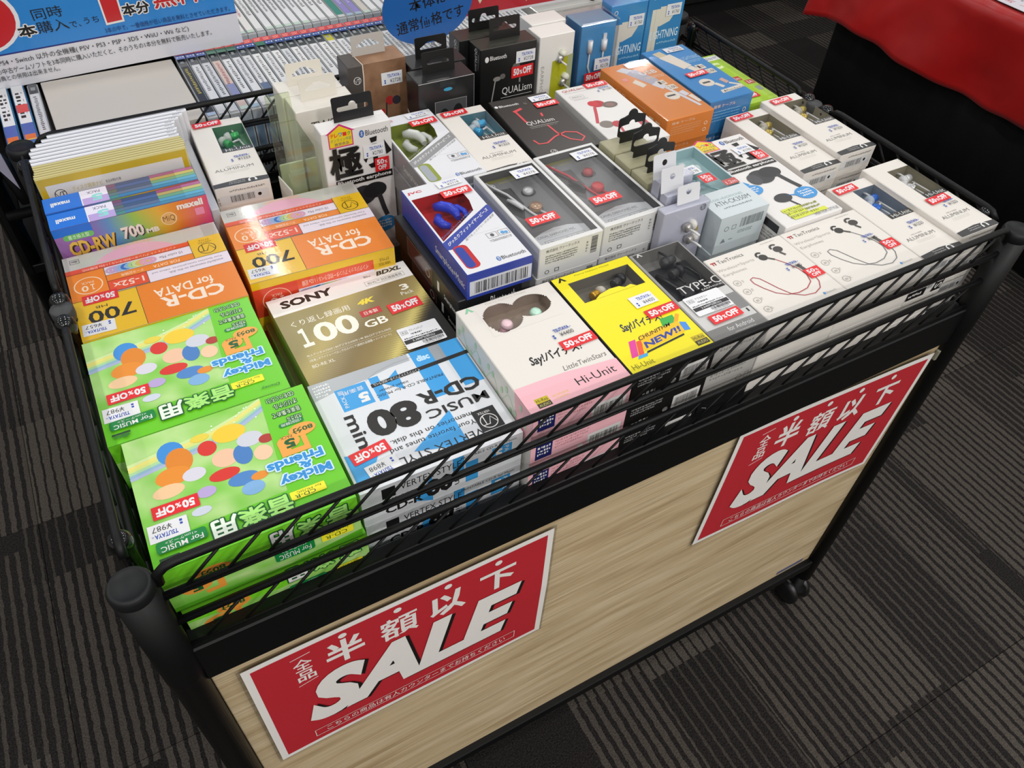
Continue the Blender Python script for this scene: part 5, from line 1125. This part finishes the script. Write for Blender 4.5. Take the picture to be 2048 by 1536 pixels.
# clear box with green base
t, dm = lying('earphone_box', 'narrow clear plastic box with a lime green lower band', 'earphone box', .2380, .4020, .1400, .0290, .058, .1400 - BASE, {'all': FILMG}, 0, body='clear_box')
link('inner_card', carton_mesh(.0265, .002, .110, {'all': ink('#c4ccb0', .4)}), t, (0, .024, .001)); link('green_base', carton_mesh(.0278, .0565, .042, {'all': ink('#a6d02c', .35)}), t, (0, 0, .0005))
link('inner_tray', carton_mesh(.018, .034, .030, {'all': ink('#b98a78', .3)}), t, (-.001, -.008, .0430)); link('inner_tray', carton_mesh(.020, .018, .014, {'all': ink('#c2a890', .3)}), t, (-.001, -.012, .0740))
o = link('hang_flap', carton_mesh(.026, .0008, .030, {'all': FILMG}), t, (0, .028, .1560)); o.rotation_euler = (-.2, 0, 0)
box = tag(link('white_card', carton_mesh(.0014, .034, .110, {'all': ink('#e4e2dc', .4)}), None, (.2345, .420, BASE + G), .12), 'white card edge leaning between slim box and clear box', 'card')
# white wireless earbud boxes
for k, (x, y) in enumerate(((.2680, .4630), (.2655, .5010))):
    t, dm = standing('earphone_box', ('plain white earbud box with cream hanger, nearer of two', 'plain white earbud box with cream hanger, farther of two')[k], 'earphone box', x, y, .1450, .0695, .0365, {'all': ink('#e2ddd4', .42)}, 'plain white earbud boxes')
    hang_tab(t, .041, .0235, .000, .004, dm[2], ink('#e2dcd0', .5), 'delta', -.12)
    p = Pr(.0695, .06); p.text('TWS', .22, .58, .60, .76, ink('#4a4846')); p.line([(.4, .3), (.6, .32)], .0005, ink('#b9a8c8')); anchor(t, dm, p)
# brown wood-print box
def wgrain():
    m, nt, b = newmat('walnut_print'); L = nt.links.new
    tc = N(nt, 'ShaderNodeTexCoord'); mp = N(nt, 'ShaderNodeMapping'); mp.inputs['Scale'].default_value = (30, 30, 160); mp.inputs['Rotation'].default_value = (0, .25, 0); L(tc.outputs['Object'], mp.inputs[0])
    n1 = N(nt, 'ShaderNodeTexNoise'); n1.inputs['Scale'].default_value = 1.2; n1.inputs['Detail'].default_value = 6; L(mp.outputs[0], n1.inputs[0])
    r1 = ramp(nt, [(0.3, '#6f4f39'), (0.5, '#8f6a4e'), (0.7, '#a17a5e')]); L(n1.outputs[0], r1.inputs[0]); L(r1.outputs[0], b.inputs['Base Color']); b.inputs['Roughness'].default_value = .45; return m
WAL = wgrain(); DKB = ink('#4a4440', .4)
t, dm = standing('earphone_box', 'wood-print earphone box with dark side and red earbud picture', 'earphone box', .3450, .5080, .1600, .0705, .0340, {'all': DKB})
p = Pr(.0705, .10)
p.poly([(.26, 1), (1, 1), (1, 0), (.18, 0), (.26, .75)], WAL); p.line([(.26, 1), (.262, .85), (.24, .6), (.18, 0)], .0012, ink('#e6d2c2')); vt_logo(p, .15, .83, .0045, PAPER, 0, .0006)
p.ell(.68, .52, .075, .055, ink('#b03030'), 16); p.ell(.80, .51, .075, .055, ink('#34323a'), 16); p.line([(.62, .50), (.60, .3), (.63, .1)], .0022, ink('#4a3a34')); anchor(t, dm, p)
q = Pr(.0705, .034); q.poly([(.24, 1), (1, 1), (1, 0), (.26, 0)], WAL); q.line([(.235, 1), (.262, 0)], .001, ink('#e6d2c2')); put_print(q, 'printed_top', t, 'top', dm)
o = put_print(price_mesh('2728', .026, .0150), 'price_sticker', t, 'front', dm, .017, dm[2] / 2 - .021, .0, .0006); put_print(discount_mesh(.031, .0125), 'discount_sticker', t, 'front', dm, -.010, dm[2] / 2 - .064, .05, .0006)
hang_tab(t, .040, .0225, .000, .006, dm[2], ink('#b9b4ae', .3), 'delta', -.12)
# black boxes
BB = ink('#1d1d1e', .32)
for k, (x, y) in enumerate(((.4090, .4580), (.4175, .4960))):
    t, dm = standing('earphone_box', ('black earbud box with a clear front window and white-edged hanger', 'black earbud box standing behind the windowed black box')[k], 'earphone box', x, y, .1500, .0705, .0345, {'all': BB}, 'black earbud boxes')
    hang_tab(t, .0405, .0235, .000, .004, dm[2], BLK, 'delta', -.10, th=.0010)
    if k == 0:
        p = Pr(.0705, .06); p.rect(.28, -.3, .86, .58, ink('#4a4a4c', .12, 0, .6, .6)); p.frame(.28, -.3, .86, .58, .0005, ink('#9a9a9a')); p.ell(.45, .2, .10, .22, ink('#1c1c1e', .15), 18); p.ell(.70, .25, .10, .22, ink('#1c1c1e', .15), 18); p.rect(.38, .86, .66, 1, ink('#2c2c2c', .15)); p.ell(.52, .80, .08, .035, ink('#3a9ac0'), 12)
        p.line([(0, .995), (1, .995)], .0006, ink('#c9c9c9')); p.line([(.995, 1), (.995, 0)], .0005, ink('#8a8a8a')); anchor(t, dm, p)
        q = Pr(.0345, .06); q.poly([(0, .2), (.9, -.12), (.9, -.05), (0, .27)], ink('#d8d8d6')); anchor(t, dm, q, 'left')
for k, (x, y) in enumerate(((.5080, .4980), (.4960, .5300))):
    t, dm = standing('earphone_box', ('tall black earphone box with price sticker and black hanger', 'tall black earphone box mostly hidden behind its twin')[k], 'earphone box', x, y, .1550, .0785, .0300, {'all': ink('#1a1a1a', .33), 'top': ink('#33332c', .33)}, 'tall black earphone boxes')
    hang_tab(t, .0420, .0250, .004, .004, dm[2], BLK, 'euro', -.10)
    q = Pr(.0300, .08); q.text('QUALism', .50, .62, .72, .97, PAPER, rot=270); q.line([(.82, .66), (.82, .9)], .0004, PAPER); anchor(t, dm, q, 'left')
    if k == 0:
        p = Pr(.0785, .1); p.ell(.115, .865, .035, .036, PAPER, 14); p.text('Bluetooth', .17, .845, .46, .90, PAPER, bold=.01); p.text('QUALism', .40, .36, .95, .47, PAPER); p.line([(.38, .335), (.95, .335)], .0005, PAPER)
        g = ink('#8a8682'); p.ell(.30, .60, .07, .03, g, 14); p.ell(.40, .62, .05, .035, ink('#6a6662'), 14); p.line([(.27, .58), (.22, .35), (.16, .05)], .0016, ink('#a09c98')); p.ell(.64, .71, .07, .05, ink('#6a6560'), 14); p.rect(.70, .50, .73, .56, g); anchor(t, dm, p)
        put_print(price_mesh('2728', .027, .0150), 'price_sticker', t, 'front', dm, .0235, dm[2] / 2 - .0175, 0, .0007); put_print(discount_mesh(.0310, .0145), 'discount_sticker', t, 'front', dm, .0195, dm[2] / 2 - .0355, .02, .0009)
# white window boxes
for k, (x, y) in enumerate(((.5920, .5000), (.6000, .5350))):
    t, dm = standing('earphone_box', ('white earphone box with a lime window and clear earbuds', 'white box standing behind the lime windowed one')[k], 'earphone box', x, y, .1550, .0510, .0310, {'all': ink('#e9e7e2', .35)}, 'white windowed boxes')
    if k == 0:
        p = Pr(.0510, .1); p.poly([(.40, .66), (1, .72), (1, -.2), (.34, -.2)], ink('#b5b82a', .2, 0, .6, .6)); p.poly([(.84, .70), (1, .72), (1, -.2), (.84, -.2)], ink('#a9b48a', .15, 0, .6, .6)); p.text('EARPHONES', .08, .10, .17, .62, ink('#a5a39e'), rot=270); anchor(t, dm, p)
        v = earbud_mesh('chr', '#c9c9c6', '#d8d8c8', .8)
        for a, b in ((.006, -.030), (.013, -.062)): o = add_bud(t, v, a, -.0165, dm[2] + b, 0); o.rotation_euler = (0, -1.1, 0)
# blue adapter and cable pouches
BLU = ink('#3f8bc6', .25, 0, .5, .5); BLUD = ink('#2f6fa4', .25)
def tsu_blue(t, dm, price, du, dv, off=False):
    put_print(price_mesh(price, .0250, .0160), 'price_sticker', t, 'front', dm, du, dm[2] / 2 - dv, .0, .0008)
t, dm = standing('cable_box', 'pale blue clear pouch with a short white adapter cable', 'cable box', .6640, .5170, .1500, .0545, .0400, {'all': BLUD, 'front': ink('#4e93c8', .25), 'top': ink('#7fa9c4', .12, 0, .6, .8)})
bm = bmesh.new(); bm_tube(bm, [(-.012, 0, -.020), (-.012, 0, -.036)], .0036, 10); bm_tube(bm, [(-.012, 0, -.036), (-.012, 0, -.055), (-.009, 0, -.064), (-.004, 0, -.067)], .0014, 8); bm_tube(bm, [(.010, 0, -.022), (.010, 0, -.036)], .0042, 10); bm_tube(bm, [(.010, 0, -.036), (.010, 0, -.052)], .0013, 8); bm_box(bm, .0075, -.001, -.022, .0125, .001, -.014)
link('adapter_cable', finish_keep(bm, 'adapter_cable', ink('#e6e6e8', .3)), t, (0, -.0215, dm[2]))
fl_ = link('clear_pouch', carton_mesh(.0585, .0490, dm[2] + .004, {'all': FILM}), t); put_print(price_mesh('2178', .0250, .0160), 'price_sticker', t, 'front', dm, .008, dm[2] / 2 - .052, 0, .0052)
put_print(discount_mesh(.0295, .0130), 'discount_sticker', t, 'front', dm, -.004, dm[2] / 2 - .068, .0, .0060)
for k, (x, y, zt) in enumerate(((.7235, .5380, .1580), (.7860, .5400, .1680))):
    t, dm = standing('cable_box', ('blue cable package standing, left of two in the back row', 'blue cable package standing at the back right corner')[k], 'cable box', x, y, zt, .0600 if k == 0 else .0630, .0240, {'all': BLU}, 'standing blue cable packages')
    p = Pr(.06, .12); c = ink('#e2dccf'); p.ring(.14, .915, .05, .026, .0008, PAPER, 14)
    p.rect(.12, -.1, .34, .78, c); p.poly([(.34, .80), (.80, .80), (.80, .72), (.66, .62), (.40, .58), (.34, .58)], c); p.line([(.23, .78), (.23, 0)], .0004, ink('#b9b2a4'))
    p.text('LIGHTNING', .16, .43, .96, .53, ink('#dff0fa'), bold=.01); p.scrib(.38, .36, .95, .40, ink('#9acbea'), 1, 3); p.scrib(.38, .22, .9, .31, ink('#7fb8de'), 2, 5)
    anchor(t, dm, p); tsu_blue(t, dm, '1760', .013, .024 if k == 0 else .030)

# ================================================================== REAR BIN WITH GAME CASES
ZS = .088                                    # height of the upturned spines
bin_ = thing('display_bin', 'black display bin behind the cart holding rows of game cases', 'display bin', (0, 0, 0))
BX0, BX1, BY0, BY1 = -.045, .90, .598, 1.02
for (x, y) in ((BX0, BY0 + .012), (BX1, BY0 + .012), (BX0, BY1), (BX1, BY1)):
    lathe_obj('post', [(0, -.679), (.011, -.679), (.011, .06), (.0135, .062), (.0135, .072), (0, .074)], POWDER, bin_, (x, y, G), 18)
box_obj('bin_floor', BX0, BY0, G + ZS - .150, BX1, BY1, G + ZS - .138, POWDER, bin_, .001)
for a in ((BX0 - .006, BY0, BX0, BY1), (BX1, BY0, BX1 + .006, BY1), (BX0, BY1, BX1, BY1 + .006)): box_obj('bin_wall', a[0], a[1], G + ZS - .15, a[2], a[3], G + ZS - .03, POWDER, bin_, .001)
tube_obj('front_tube', [(BX0, BY0 + .002, G + .02), (BX1, BY0 + .002, G + .02)], .006, POWDER, bin_, 10)
tube_obj('corner_tube', [(-.075, .70, G + .115), (-.060, .655, G + .112), (-.042, .625, G + .098), (-.026, .612, G + .075), (-.018, .606, G + .03)], .0085, ink('#1e1f21', .3), bin_, 12)
# blank grey-white carton among the cases
t = tag(link('blank_box', carton_mesh(.158, .166, .135, {'all': ink('#cdc6bc', .45)}), None, (.1150, .685, G + ZS - .135), .012), 'blank pale grey box lying among the game cases', 'box')
CASE_T = .0128; CL, CH = .168, .136
CSH = ink('#c2c5c8', .18, 0, .6, .5); CSD = ink('#8d9296', .18, 0, .6, .5)
bm = bmesh.new(); bm_box(bm, -CASE_T / 2 + .0004, -CL / 2, 0, CASE_T / 2 - .0004, CL / 2, CH); bmesh.ops.bevel(bm, geom=[e for e in bm.edges if all(v.co.z > .1 for v in e.verts)], offset=.0018, segments=2, affect='EDGES')
case_me = finish(bm, 'case_shell', CSH)
bm = bmesh.new(); bm_box(bm, -.0075, -.086, 0, .0075, .086, CH); bmesh.ops.bevel(bm, geom=[e for e in bm.edges if all(v.co.z > .1 for v in e.verts)], offset=.003, segments=2, affect='EDGES'); bcase_me = finish(bm, 'case_shell', ink('#2f86b8', .25, 0, .5, .5))
def spine(top, body, seed, ink_c='#3a3a3c', extra=None):
    p = Pr(CASE_T - .0030, CL - .004)
    p.rect(0, 0, 1, 1, ink(body, .3)); p.rect(0, .84, 1, 1, ink(top, .2, 0, .5, .5)); p.scrib(.25, .88, .75, .96, ink('#9a9ea0') if top != '#2f4f9a' else PAPER, 1, seed)
    R_ = random.Random(seed); a = R_.uniform(.55, .74); P = []
    v = .80
    while v > .80 - a * .72:
        l = R_.uniform(.012, .026); p.rect(R_.uniform(.26, .40), v - l * .8, R_.uniform(.60, .74), v - l * .25, ink(ink_c)); v -= l + .006
    if extra: p.rect(0, extra[1], 1, extra[2], ink(extra[0], .3))
    p.rect(0, 0, 1, .05, ink(R_.choice(('#9fb6c8', '#bcd0c4', '#a8b8d0', '#c9c9cc')), .3))
    return p.mesh('spine_label')
SP1 = [spine('#3b4246', '#dcdcde', 1, '#5a5a5e'), spine('#3b4246', '#d2d3d6', 2, '#4a4a4e'), spine('#33393d', '#2c3034', 3, '#d0c05a'), spine('#40474b', '#d8bfb4', 4, '#9a4a58', ('#8a8fb4', .15, .42)), spine('#3b4246', '#e2e2e2', 5), spine('#3b4246', '#d8d8da', 6, '#3a3f4a', ('#4f6488', .10, .34)), spine('#3b4246', '#cfd2d6', 7), spine('#c9c23a', '#dadada', 8)]
SP2 = [spine('#2f4f9a', '#e2e2e4', 11, '#55555c'), spine('#2f4f9a', '#e4e2e0', 12, '#b04a68'), spine('#3a5aa4', '#dedee2', 13), spine('#2f7f78', '#2f8478', 14, '#c8e0d8'), spine('#5a4aa0', '#8a80c0', 15, '#d8d0f0'), spine('#b9b2a8', '#c9c4bc', 16)]
TAGR = Pr(CASE_T - .001, .013); TAGR.rect(0, 0, 1, 1, ink('#cf3238', .3)); TAGR.scrib(.15, .2, .85, .85, ink('#f0c0b8'), 2, 3); TAGR = TAGR.mesh('price_tag')
TAGB = Pr(CASE_T - .001, .012); TAGB.rect(0, 0, 1, 1, ink('#3a5fb0', .12, .3, .6, .6)); TAGB.scrib(.1, .2, .9, .8, ink('#dfe6f4', .1), 1, 5, .5); TAGB = TAGB.mesh('price_tag')
TAGG = Pr(CASE_T - .001, .012); TAGG.rect(0, 0, 1, 1, ink('#2f7a62', .2, 0, .6, .6)); TAGG = TAGG.mesh('price_tag')
CF = Pr(CASE_T - .002, .10); CF.rect(0, .2, 1, 1, ink('#b9c4cf', .3)); CF.rect(.1, .55, .9, .9, ink('#7f9ab8', .3)); CF.scrib(.15, .25, .85, .5, INK, 3, 3); CF = CF.mesh('end_label')
def game_case(x, yc, sp, label, grp, zs=ZS, tags=True, col=TAGB):
    o = tag(link('game_case', case_me, None, (x, yc, G + zs - CH), random.uniform(-.006, .006)), label, 'game case', grp)
    link('spine_label', sp, o, (0, 0, CH + .0001)); 
    e = link('end_label', CF, o, (0, -CL / 2 - .0001, CH - .055)); e.rotation_euler = (PI / 2, 0, 0)
    if tags:
        link('price_tag', TAGR, o, (0, CL / 2 + .0085, CH + .0020)); link('price_tag', col, o, (0, CL / 2 - .0045, CH + .0022))
        o2 = link('tag_strip', carton_mesh(CASE_T - .001, .015, .004, {'all': ink('#c9ccd0', .2)}), o, (0, CL / 2 + .0085, CH - .0022))
    return o
xs = .2035; k = 0; R_ = random.Random(11); order1 = [2, 0, 1, 3, 4, 0, 5, 4, 0, 4, 6, 4, 1, 0, 4, 7, 0, 6]
while xs < .70:
    sp = SP1[order1[k] if k < len(order1) else R_.choice((0, 1, 4, 6))]
    game_case(xs, .684, sp, '%s game case right of the blank grey box, front row' % ORD[k], 'game cases in the front row', tags=True, col=TAGG if k in (3, 4, 5, 8) else TAGB)
    xs += CASE_T + .0004; k += 1
xs = .0215 - 0 * CASE_T
game_case(.0250, .684, SP1[1], 'first game case left of the blank grey box', 'game cases in the front row', tags=False)
for k2, x in enumerate((.0090, -.0090)):
    o = tag(link('game_case', bcase_me, None, (x, .690, G + ZS - CH), .01), ('bright blue game case second from the blank grey box', 'bright blue game case at the far left of its row')[k2], 'game case', 'blue game cases')
    p = Pr(.0125, .158); p.rect(0, .10, 1, 1, ink('#e9e9ea', .25)); p.rect(0, .10, 1, .38, ink('#4a68b4', .25)); p.rect(.05, .14, .95, .21, ink('#e2743a', .25)); p.rect(.05, .125, .95, .14, ink('#e8c24a', .25)); p.scrib(.2, .45, .8, .9, INK, 7, 5 + k2); 
    if k2 == 0: p.rect(0, .55, 1, .68, ink('#d84a48', .25))
    put_print(p, 'spine_label', o, 'top', (.015, .172, CH))
xs = .270; k = 0; order2 = [0, 1, 1, 1, 0, 2, 2, 2, 2, 2, 0, 0, 0, 3, 4, 4, 5, 0, 2]
while xs < .72:
    sp = SP2[order2[k] if k < len(order2) else R_.choice((0, 2, 5))]
    game_case(xs, .884, sp, '%s game case right of the blue poster, back row' % ORD[k], 'game cases in the back row', ZS + .002, tags=False)
    xs += CASE_T + .0004; k += 1
# white tray with glossy clear cases at the right end
t = tag(link('clear_case', carton_mesh(.118, .090, .110, {'all': ink('#d3d1cb', .12, 0, .6, .8)}), None, (.768, .652, G + ZS - .110), .02), 'glossy off-white case at the right end of the bin, near one', 'case')
t = tag(link('clear_case', carton_mesh(.118, .110, .118, {'all': ink('#cbc9c4', .12, 0, .6, .8)}), None, (.770, .757, G + ZS - .116), .02), 'glossy off-white case at the right end of the bin, far one', 'case')

# blue and white promotional poster standing on the cases
PBLUE = ink('#2f86d2', .22, 0, .5, .4); PRED = ink('#c8282c', .25, 0, .5, .4)
PX0, PX1, PZ0, PZ1 = -.130, .2865, .0885, .330
PW, PH = PX1 - PX0, PZ1 - PZ0
p = Pr(PW, PH, .0003, .00002)
U = lambda x: (x - PX0) / PW
V = lambda z: (z - PZ0 - .003) / PH
p.rect(0, 0, 1, 1, ink('#dcdbe2', .2, 0, .5, .4)); p.rect(0, V(.131), 1, 1, PBLUE); p.rect(0, V(.1300), 1, V(.1318), ink('#27307a'))
p.ell(U(-.005), V(.172), .045 / PW, .038 / PH, ink('#e6e6ea')); p.ell(U(-.005), V(.172), .0405 / PW, .0345 / PH, PRED); p.text('3', U(-.022), V(.150), U(.006), V(.195), PAPER, bold=.05)
def pt(s_, x0, z0, x1, z1, m=INK, b=.0, ol=None):
    if ol: p.fat(s_, U(x0), V(z0), U(x1), V(z1), ol, .0014)
    (p.fat(s_, U(x0), V(z0), U(x1), V(z1), m, .0004) if b else p.text(s_, U(x0), V(z0), U(x1), V(z1), m))
pt('本', .033, .1465, .052, .1595, INK, .01, PAPER); pt('同時', .0535, .1625, .0865, .1755); pt('購入', .0535, .1470, .0880, .1605); pt('で、', .089, .1475, .1015, .1545); pt('うち', .1055, .1490, .1225, .1565)
p.poly([(U(.1285), V(.1435)), (U(.1505), V(.1445)), (U(.1525), V(.215)), (U(.1285), V(.215)), ], PAPER); p.poly([(U(.1305), V(.1460)), (U(.1485), V(.1468)), (U(.1505), V(.213)), (U(.1305), V(.213))], PRED)
pt('本分', .152, .1505, .1830, .1640, INK, .01, PAPER); pt('無料!!', .190, .1530, .2590, .1760, PRED, .03, PAPER)
pt('3本の中で、一番価格が低い商品を無料とさせていただきます。', .125, .1345, .279, .1410, ink('#1f3a70'))
pt('PS5・PS4・Switch 以外の全機種( PSV・PS3・PSP・3DS・WiiU・Wii など)', -.020, .1180, .222, .1262); pt('以下の中古ゲームソフトを3本同時に購入いただくと、そのうちの1本分を無料で販売いたします。', -.020, .1090, .249, .1160); pt('他割引特典との併用は出来ません。', -.030, .1010, .060, .1075)
po = tag(link('promo_poster', p.mesh('promo_poster'), None, ((PX0 + PX1) / 2, .7700, G + (PZ0 + PZ1) / 2)), 'blue and white laminated game promotion poster standing on the cases', 'poster'); po.rotation_euler = (PI / 2, -.022, 0)
bk = box_obj('backing_board', -PW / 2, -PH / 2, -.003, PW / 2, PH / 2, 0, ink('#cfcfd2', .3), po)
# red board and blue oval badge
p = Pr(.30, .22, .0003, .00002); p.rect(0, 0, 1, 1, ink('#dfdde0', .3)); p.rect(.012, .016, .988, .984, ink('#b8232f', .25, 0, .5, .3))
for u, v in ((.165, .08), (.42, .045)):
    p.poly([(u - .05, v + .12), (u, v), (u + .06, v + .12)], ink('#d8d4b0')); p.poly([(u - .03, v + .12), (u + .003, v + .03), (u + .035, v + .12)], ink('#d8cc30'))
ro = tag(link('red_board', p.mesh('red_board'), None, (.715, .7050, G + .2100)), 'red notice board with yellow zigzag standing on the bin', 'sign'); ro.rotation_euler = (PI / 2, 0, 0)
box_obj('backing_board', -.15, -.11, -.003, .15, .11, 0, ink('#cfcfd2', .3), ro)
for sx_ in (-.10, .10): tube_obj('stand_leg', [(sx_, -.105, -.006), (sx_, -.124, -.010)], .004, POWDER, ro, 8)
p = Pr(.132, .100, .0003, .00002); p.ell(.5, .5, .5, .5, ink('#2a66b0', .25, 0, .5, .3), 48); p.text('本体は', .29, .47, .72, .63, INK, bold=.01); p.text('通常価格です', .12, .22, .88, .39, INK, bold=.01)
eo = tag(link('oval_badge', p.mesh('oval_badge'), None, (.5190, .6700, G + .1430)), 'blue oval price notice in front of the red board', 'sign'); eo.rotation_euler = (PI / 2, -.12, 0)
bm = bmesh.new(); bm_lathe(bm, [(0, -.002), (.05, -.002), (.05, 0), (0, 0)], 48, 0, Matrix.Diagonal((1.32, 1.0, 1, 1))); link('badge_plate', finish_keep(bm, 'badge_plate', ink('#2a5a9a', .3)), eo)
tube_obj('badge_stem', [(.0, -.04, -.003), (.0, -.056, -.004)], .003, ink('#cfcfd2', .2), eo, 8)
# pale sheet hanging at the left end
sh = bpy.data.meshes.new('hanging_sheet'); sh.from_pydata([(-0.0403, 0.000, 0.1569), (-0.0211, 0.002, 0.1014), (-0.0185, 0.004, 0.0554), (-0.0293, 0.006, 0.0805), (-0.0520, 0.008, 0.1293)], [], [(0, 1, 2, 3, 4)]); sh.materials.append(ink('#a8a5bc', .3))
ho = tag(link('hanging_sheet', sh, None, (0, .5860, G)), 'pale lilac sheet hanging at the left end of the bin', 'sheet')
sm = ho.modifiers.new('thickness', 'SOLIDIFY'); sm.thickness = .0006

# ================================================================== RED-CLOTHED TABLE
TX, TZ, TY1 = 2.060, -.140, 1.235
tb = thing('draped_table', 'low black skirted table right of the cart', 'table', (0, 0, 0))
box_obj('table_top', TX, -.6, G + TZ - .03, TX + .75, TY1, G + TZ, ink('#1a1a1a', .5), tb, .002)
# pleated black skirt
bm = bmesh.new(); pts = []
path = [(TX + .75 - i * .01, TY1 - .002) for i in range(75)] + [(TX + .002, TY1 - i * .008) for i in range(228)]
for i, (x, y) in enumerate(path):
    o_ = .0035 * math.sin(i * .55) + .002 * math.sin(i * .21)
    pts.append((x, y + o_) if i < 75 else (x + o_, y))
v0 = [bm.verts.new((x, y, G + TZ - .004)) for x, y in pts]; v1 = [bm.verts.new((x - (.004 if i > 75 else 0), y, .004)) for i, (x, y) in enumerate(pts)]
for i in range(len(pts) - 1): bm.faces.new((v0[i], v0[i + 1], v1[i + 1], v1[i]))
sk = link('skirt', finish(bm, 'skirt', ink('#0c0c0d', .85, 0, .2), True), tb); sm = sk.modifiers.new('thickness', 'SOLIDIFY'); sm.thickness = .002
for x, y in ((TX + .04, TY1 - .04), (TX + .70, TY1 - .04), (TX + .04, -.55), (TX + .70, -.55)): tube_obj('leg', [(x, y, 0), (x, y, G + TZ - .03)], .014, POWDER, tb, 10)
def satin():
    m, nt, b = newmat('red_satin'); L = nt.links.new
    n = N(nt, 'ShaderNodeTexNoise'); n.inputs['Scale'].default_value = 7; n.inputs['Detail'].default_value = 4; tc = N(nt, 'ShaderNodeTexCoord'); L(tc.outputs['Object'], n.inputs[0])
    r = ramp(nt, [(.3, '#9c0b0c'), (.7, '#b01110')]); L(n.outputs[0], r.inputs[0]); L(r.outputs[0], b.inputs['Base Color'])
    n2 = N(nt, 'ShaderNodeTexNoise'); n2.inputs['Scale'].default_value = 5; n2.inputs['Detail'].default_value = 2; n2.inputs['Distortion'].default_value = 0.3; L(tc.outputs['Object'], n2.inputs[0])
    bu = N(nt, 'ShaderNodeBump'); bu.inputs['Strength'].default_value = .55; bu.inputs['Distance'].default_value = .03; L(n2.outputs[0], bu.inputs['Height']); L(bu.outputs[0], b.inputs['Normal'])
    b.inputs['Roughness'].default_value = .36; b.inputs['Sheen Weight'].default_value = .1; b.inputs['Specular IOR Level'].default_value = .4
    return m
bm = bmesh.new(); NS, NT = 46, 150; grid = []
Rn = random.Random(4)
for j in range(NT + 1):
    y = -.40 + 1.700 * j / NT; row = []
    drop = .205 + .016 * math.sin(y * 3.1 + .6) + .007 * math.sin(y * 10) + .002 * math.sin(y * 47)
    over = max(0, y - TY1)                              # the corner hangs past the table end
    for i in range(NS + 1):
        s_ = -.40 + (.40 + drop) * i / NS               # <0 on the top, >0 down the side
        fold = .016 * math.sin(y * 5.5 + 1.2) + .010 * math.sin(y * 13 + s_ * 8) + .006 * math.sin(y * 25 - s_ * 12)
        if s_ < 0:
            x = TX - .008 - s_; z = TZ + .004 + .0025 * math.sin(y * 11 + s_ * 17) + .0015 * math.sin(y * 31 - s_ * 9)
            z -= over * 1.1
        else:
            a = min(s_ / .02, 1); x = TX - .016 - .010 * a - (.020 + fold) * min(s_ / .16, 1.2); z = TZ + .004 - s_ * .98
            z -= over * .25; x -= over * .25 * min(s_ / .16, 1)
            yy = y + over * .2
        row.append(bm.verts.new((x, y if s_ < 0 else y + over * .1, z + G)))
    grid.append(row)
for j in range(NT):
    for i in range(NS): bm.faces.new((grid[j][i], grid[j][i + 1], grid[j + 1][i + 1], grid[j + 1][i]))
cl = link('red_cloth', finish(bm, 'red_cloth', satin(), True)); tag(cl, 'red satin cloth draped over the edge of the black table', 'cloth')
sm = cl.modifiers.new('thickness', 'SOLIDIFY'); sm.thickness = .0012
# paper notice on the cloth
p = Pr(.21, .297, .0003, .00002); p.rect(0, 0, 1, 1, ink('#dcd8e0', .4)); p.text('月', 0, 0, 0, 0, PRED) if 0 else None
p.text('開店 ～ 9月', .06, .055, .94, .125, ink('#c0303c')); p.text('新人応援フェア', .10, .17, .95, .25, INK); p.scrib(.1, .35, .9, .8, ink('#8a8a92'), 5, 3)
pa = tag(link('paper_notice', p.mesh('paper_notice'), None, (TX + .150, .760, G + TZ + .010), -PI / 2), 'white paper notice with red lettering lying on the red cloth', 'notice')
box_obj('paper_sheet', -.105, -.1485, -.0004, .105, .1485, .0001, ink('#dcd8e0', .4), pa)
# dark low unit in the far corner
cb = thing('low_cabinet', 'black low cabinet standing on the carpet far behind', 'cabinet', (2.565, 2.319, 0), -0.032)
link('body', carton_mesh(1.5, .55, .62, {'all': ink('#0d0d0e', .6)}, bev=.004), cb, (0, 0, .06)); link('plinth', carton_mesh(1.44, .50, .06, {'all': ink('#080808', .7)}), cb)
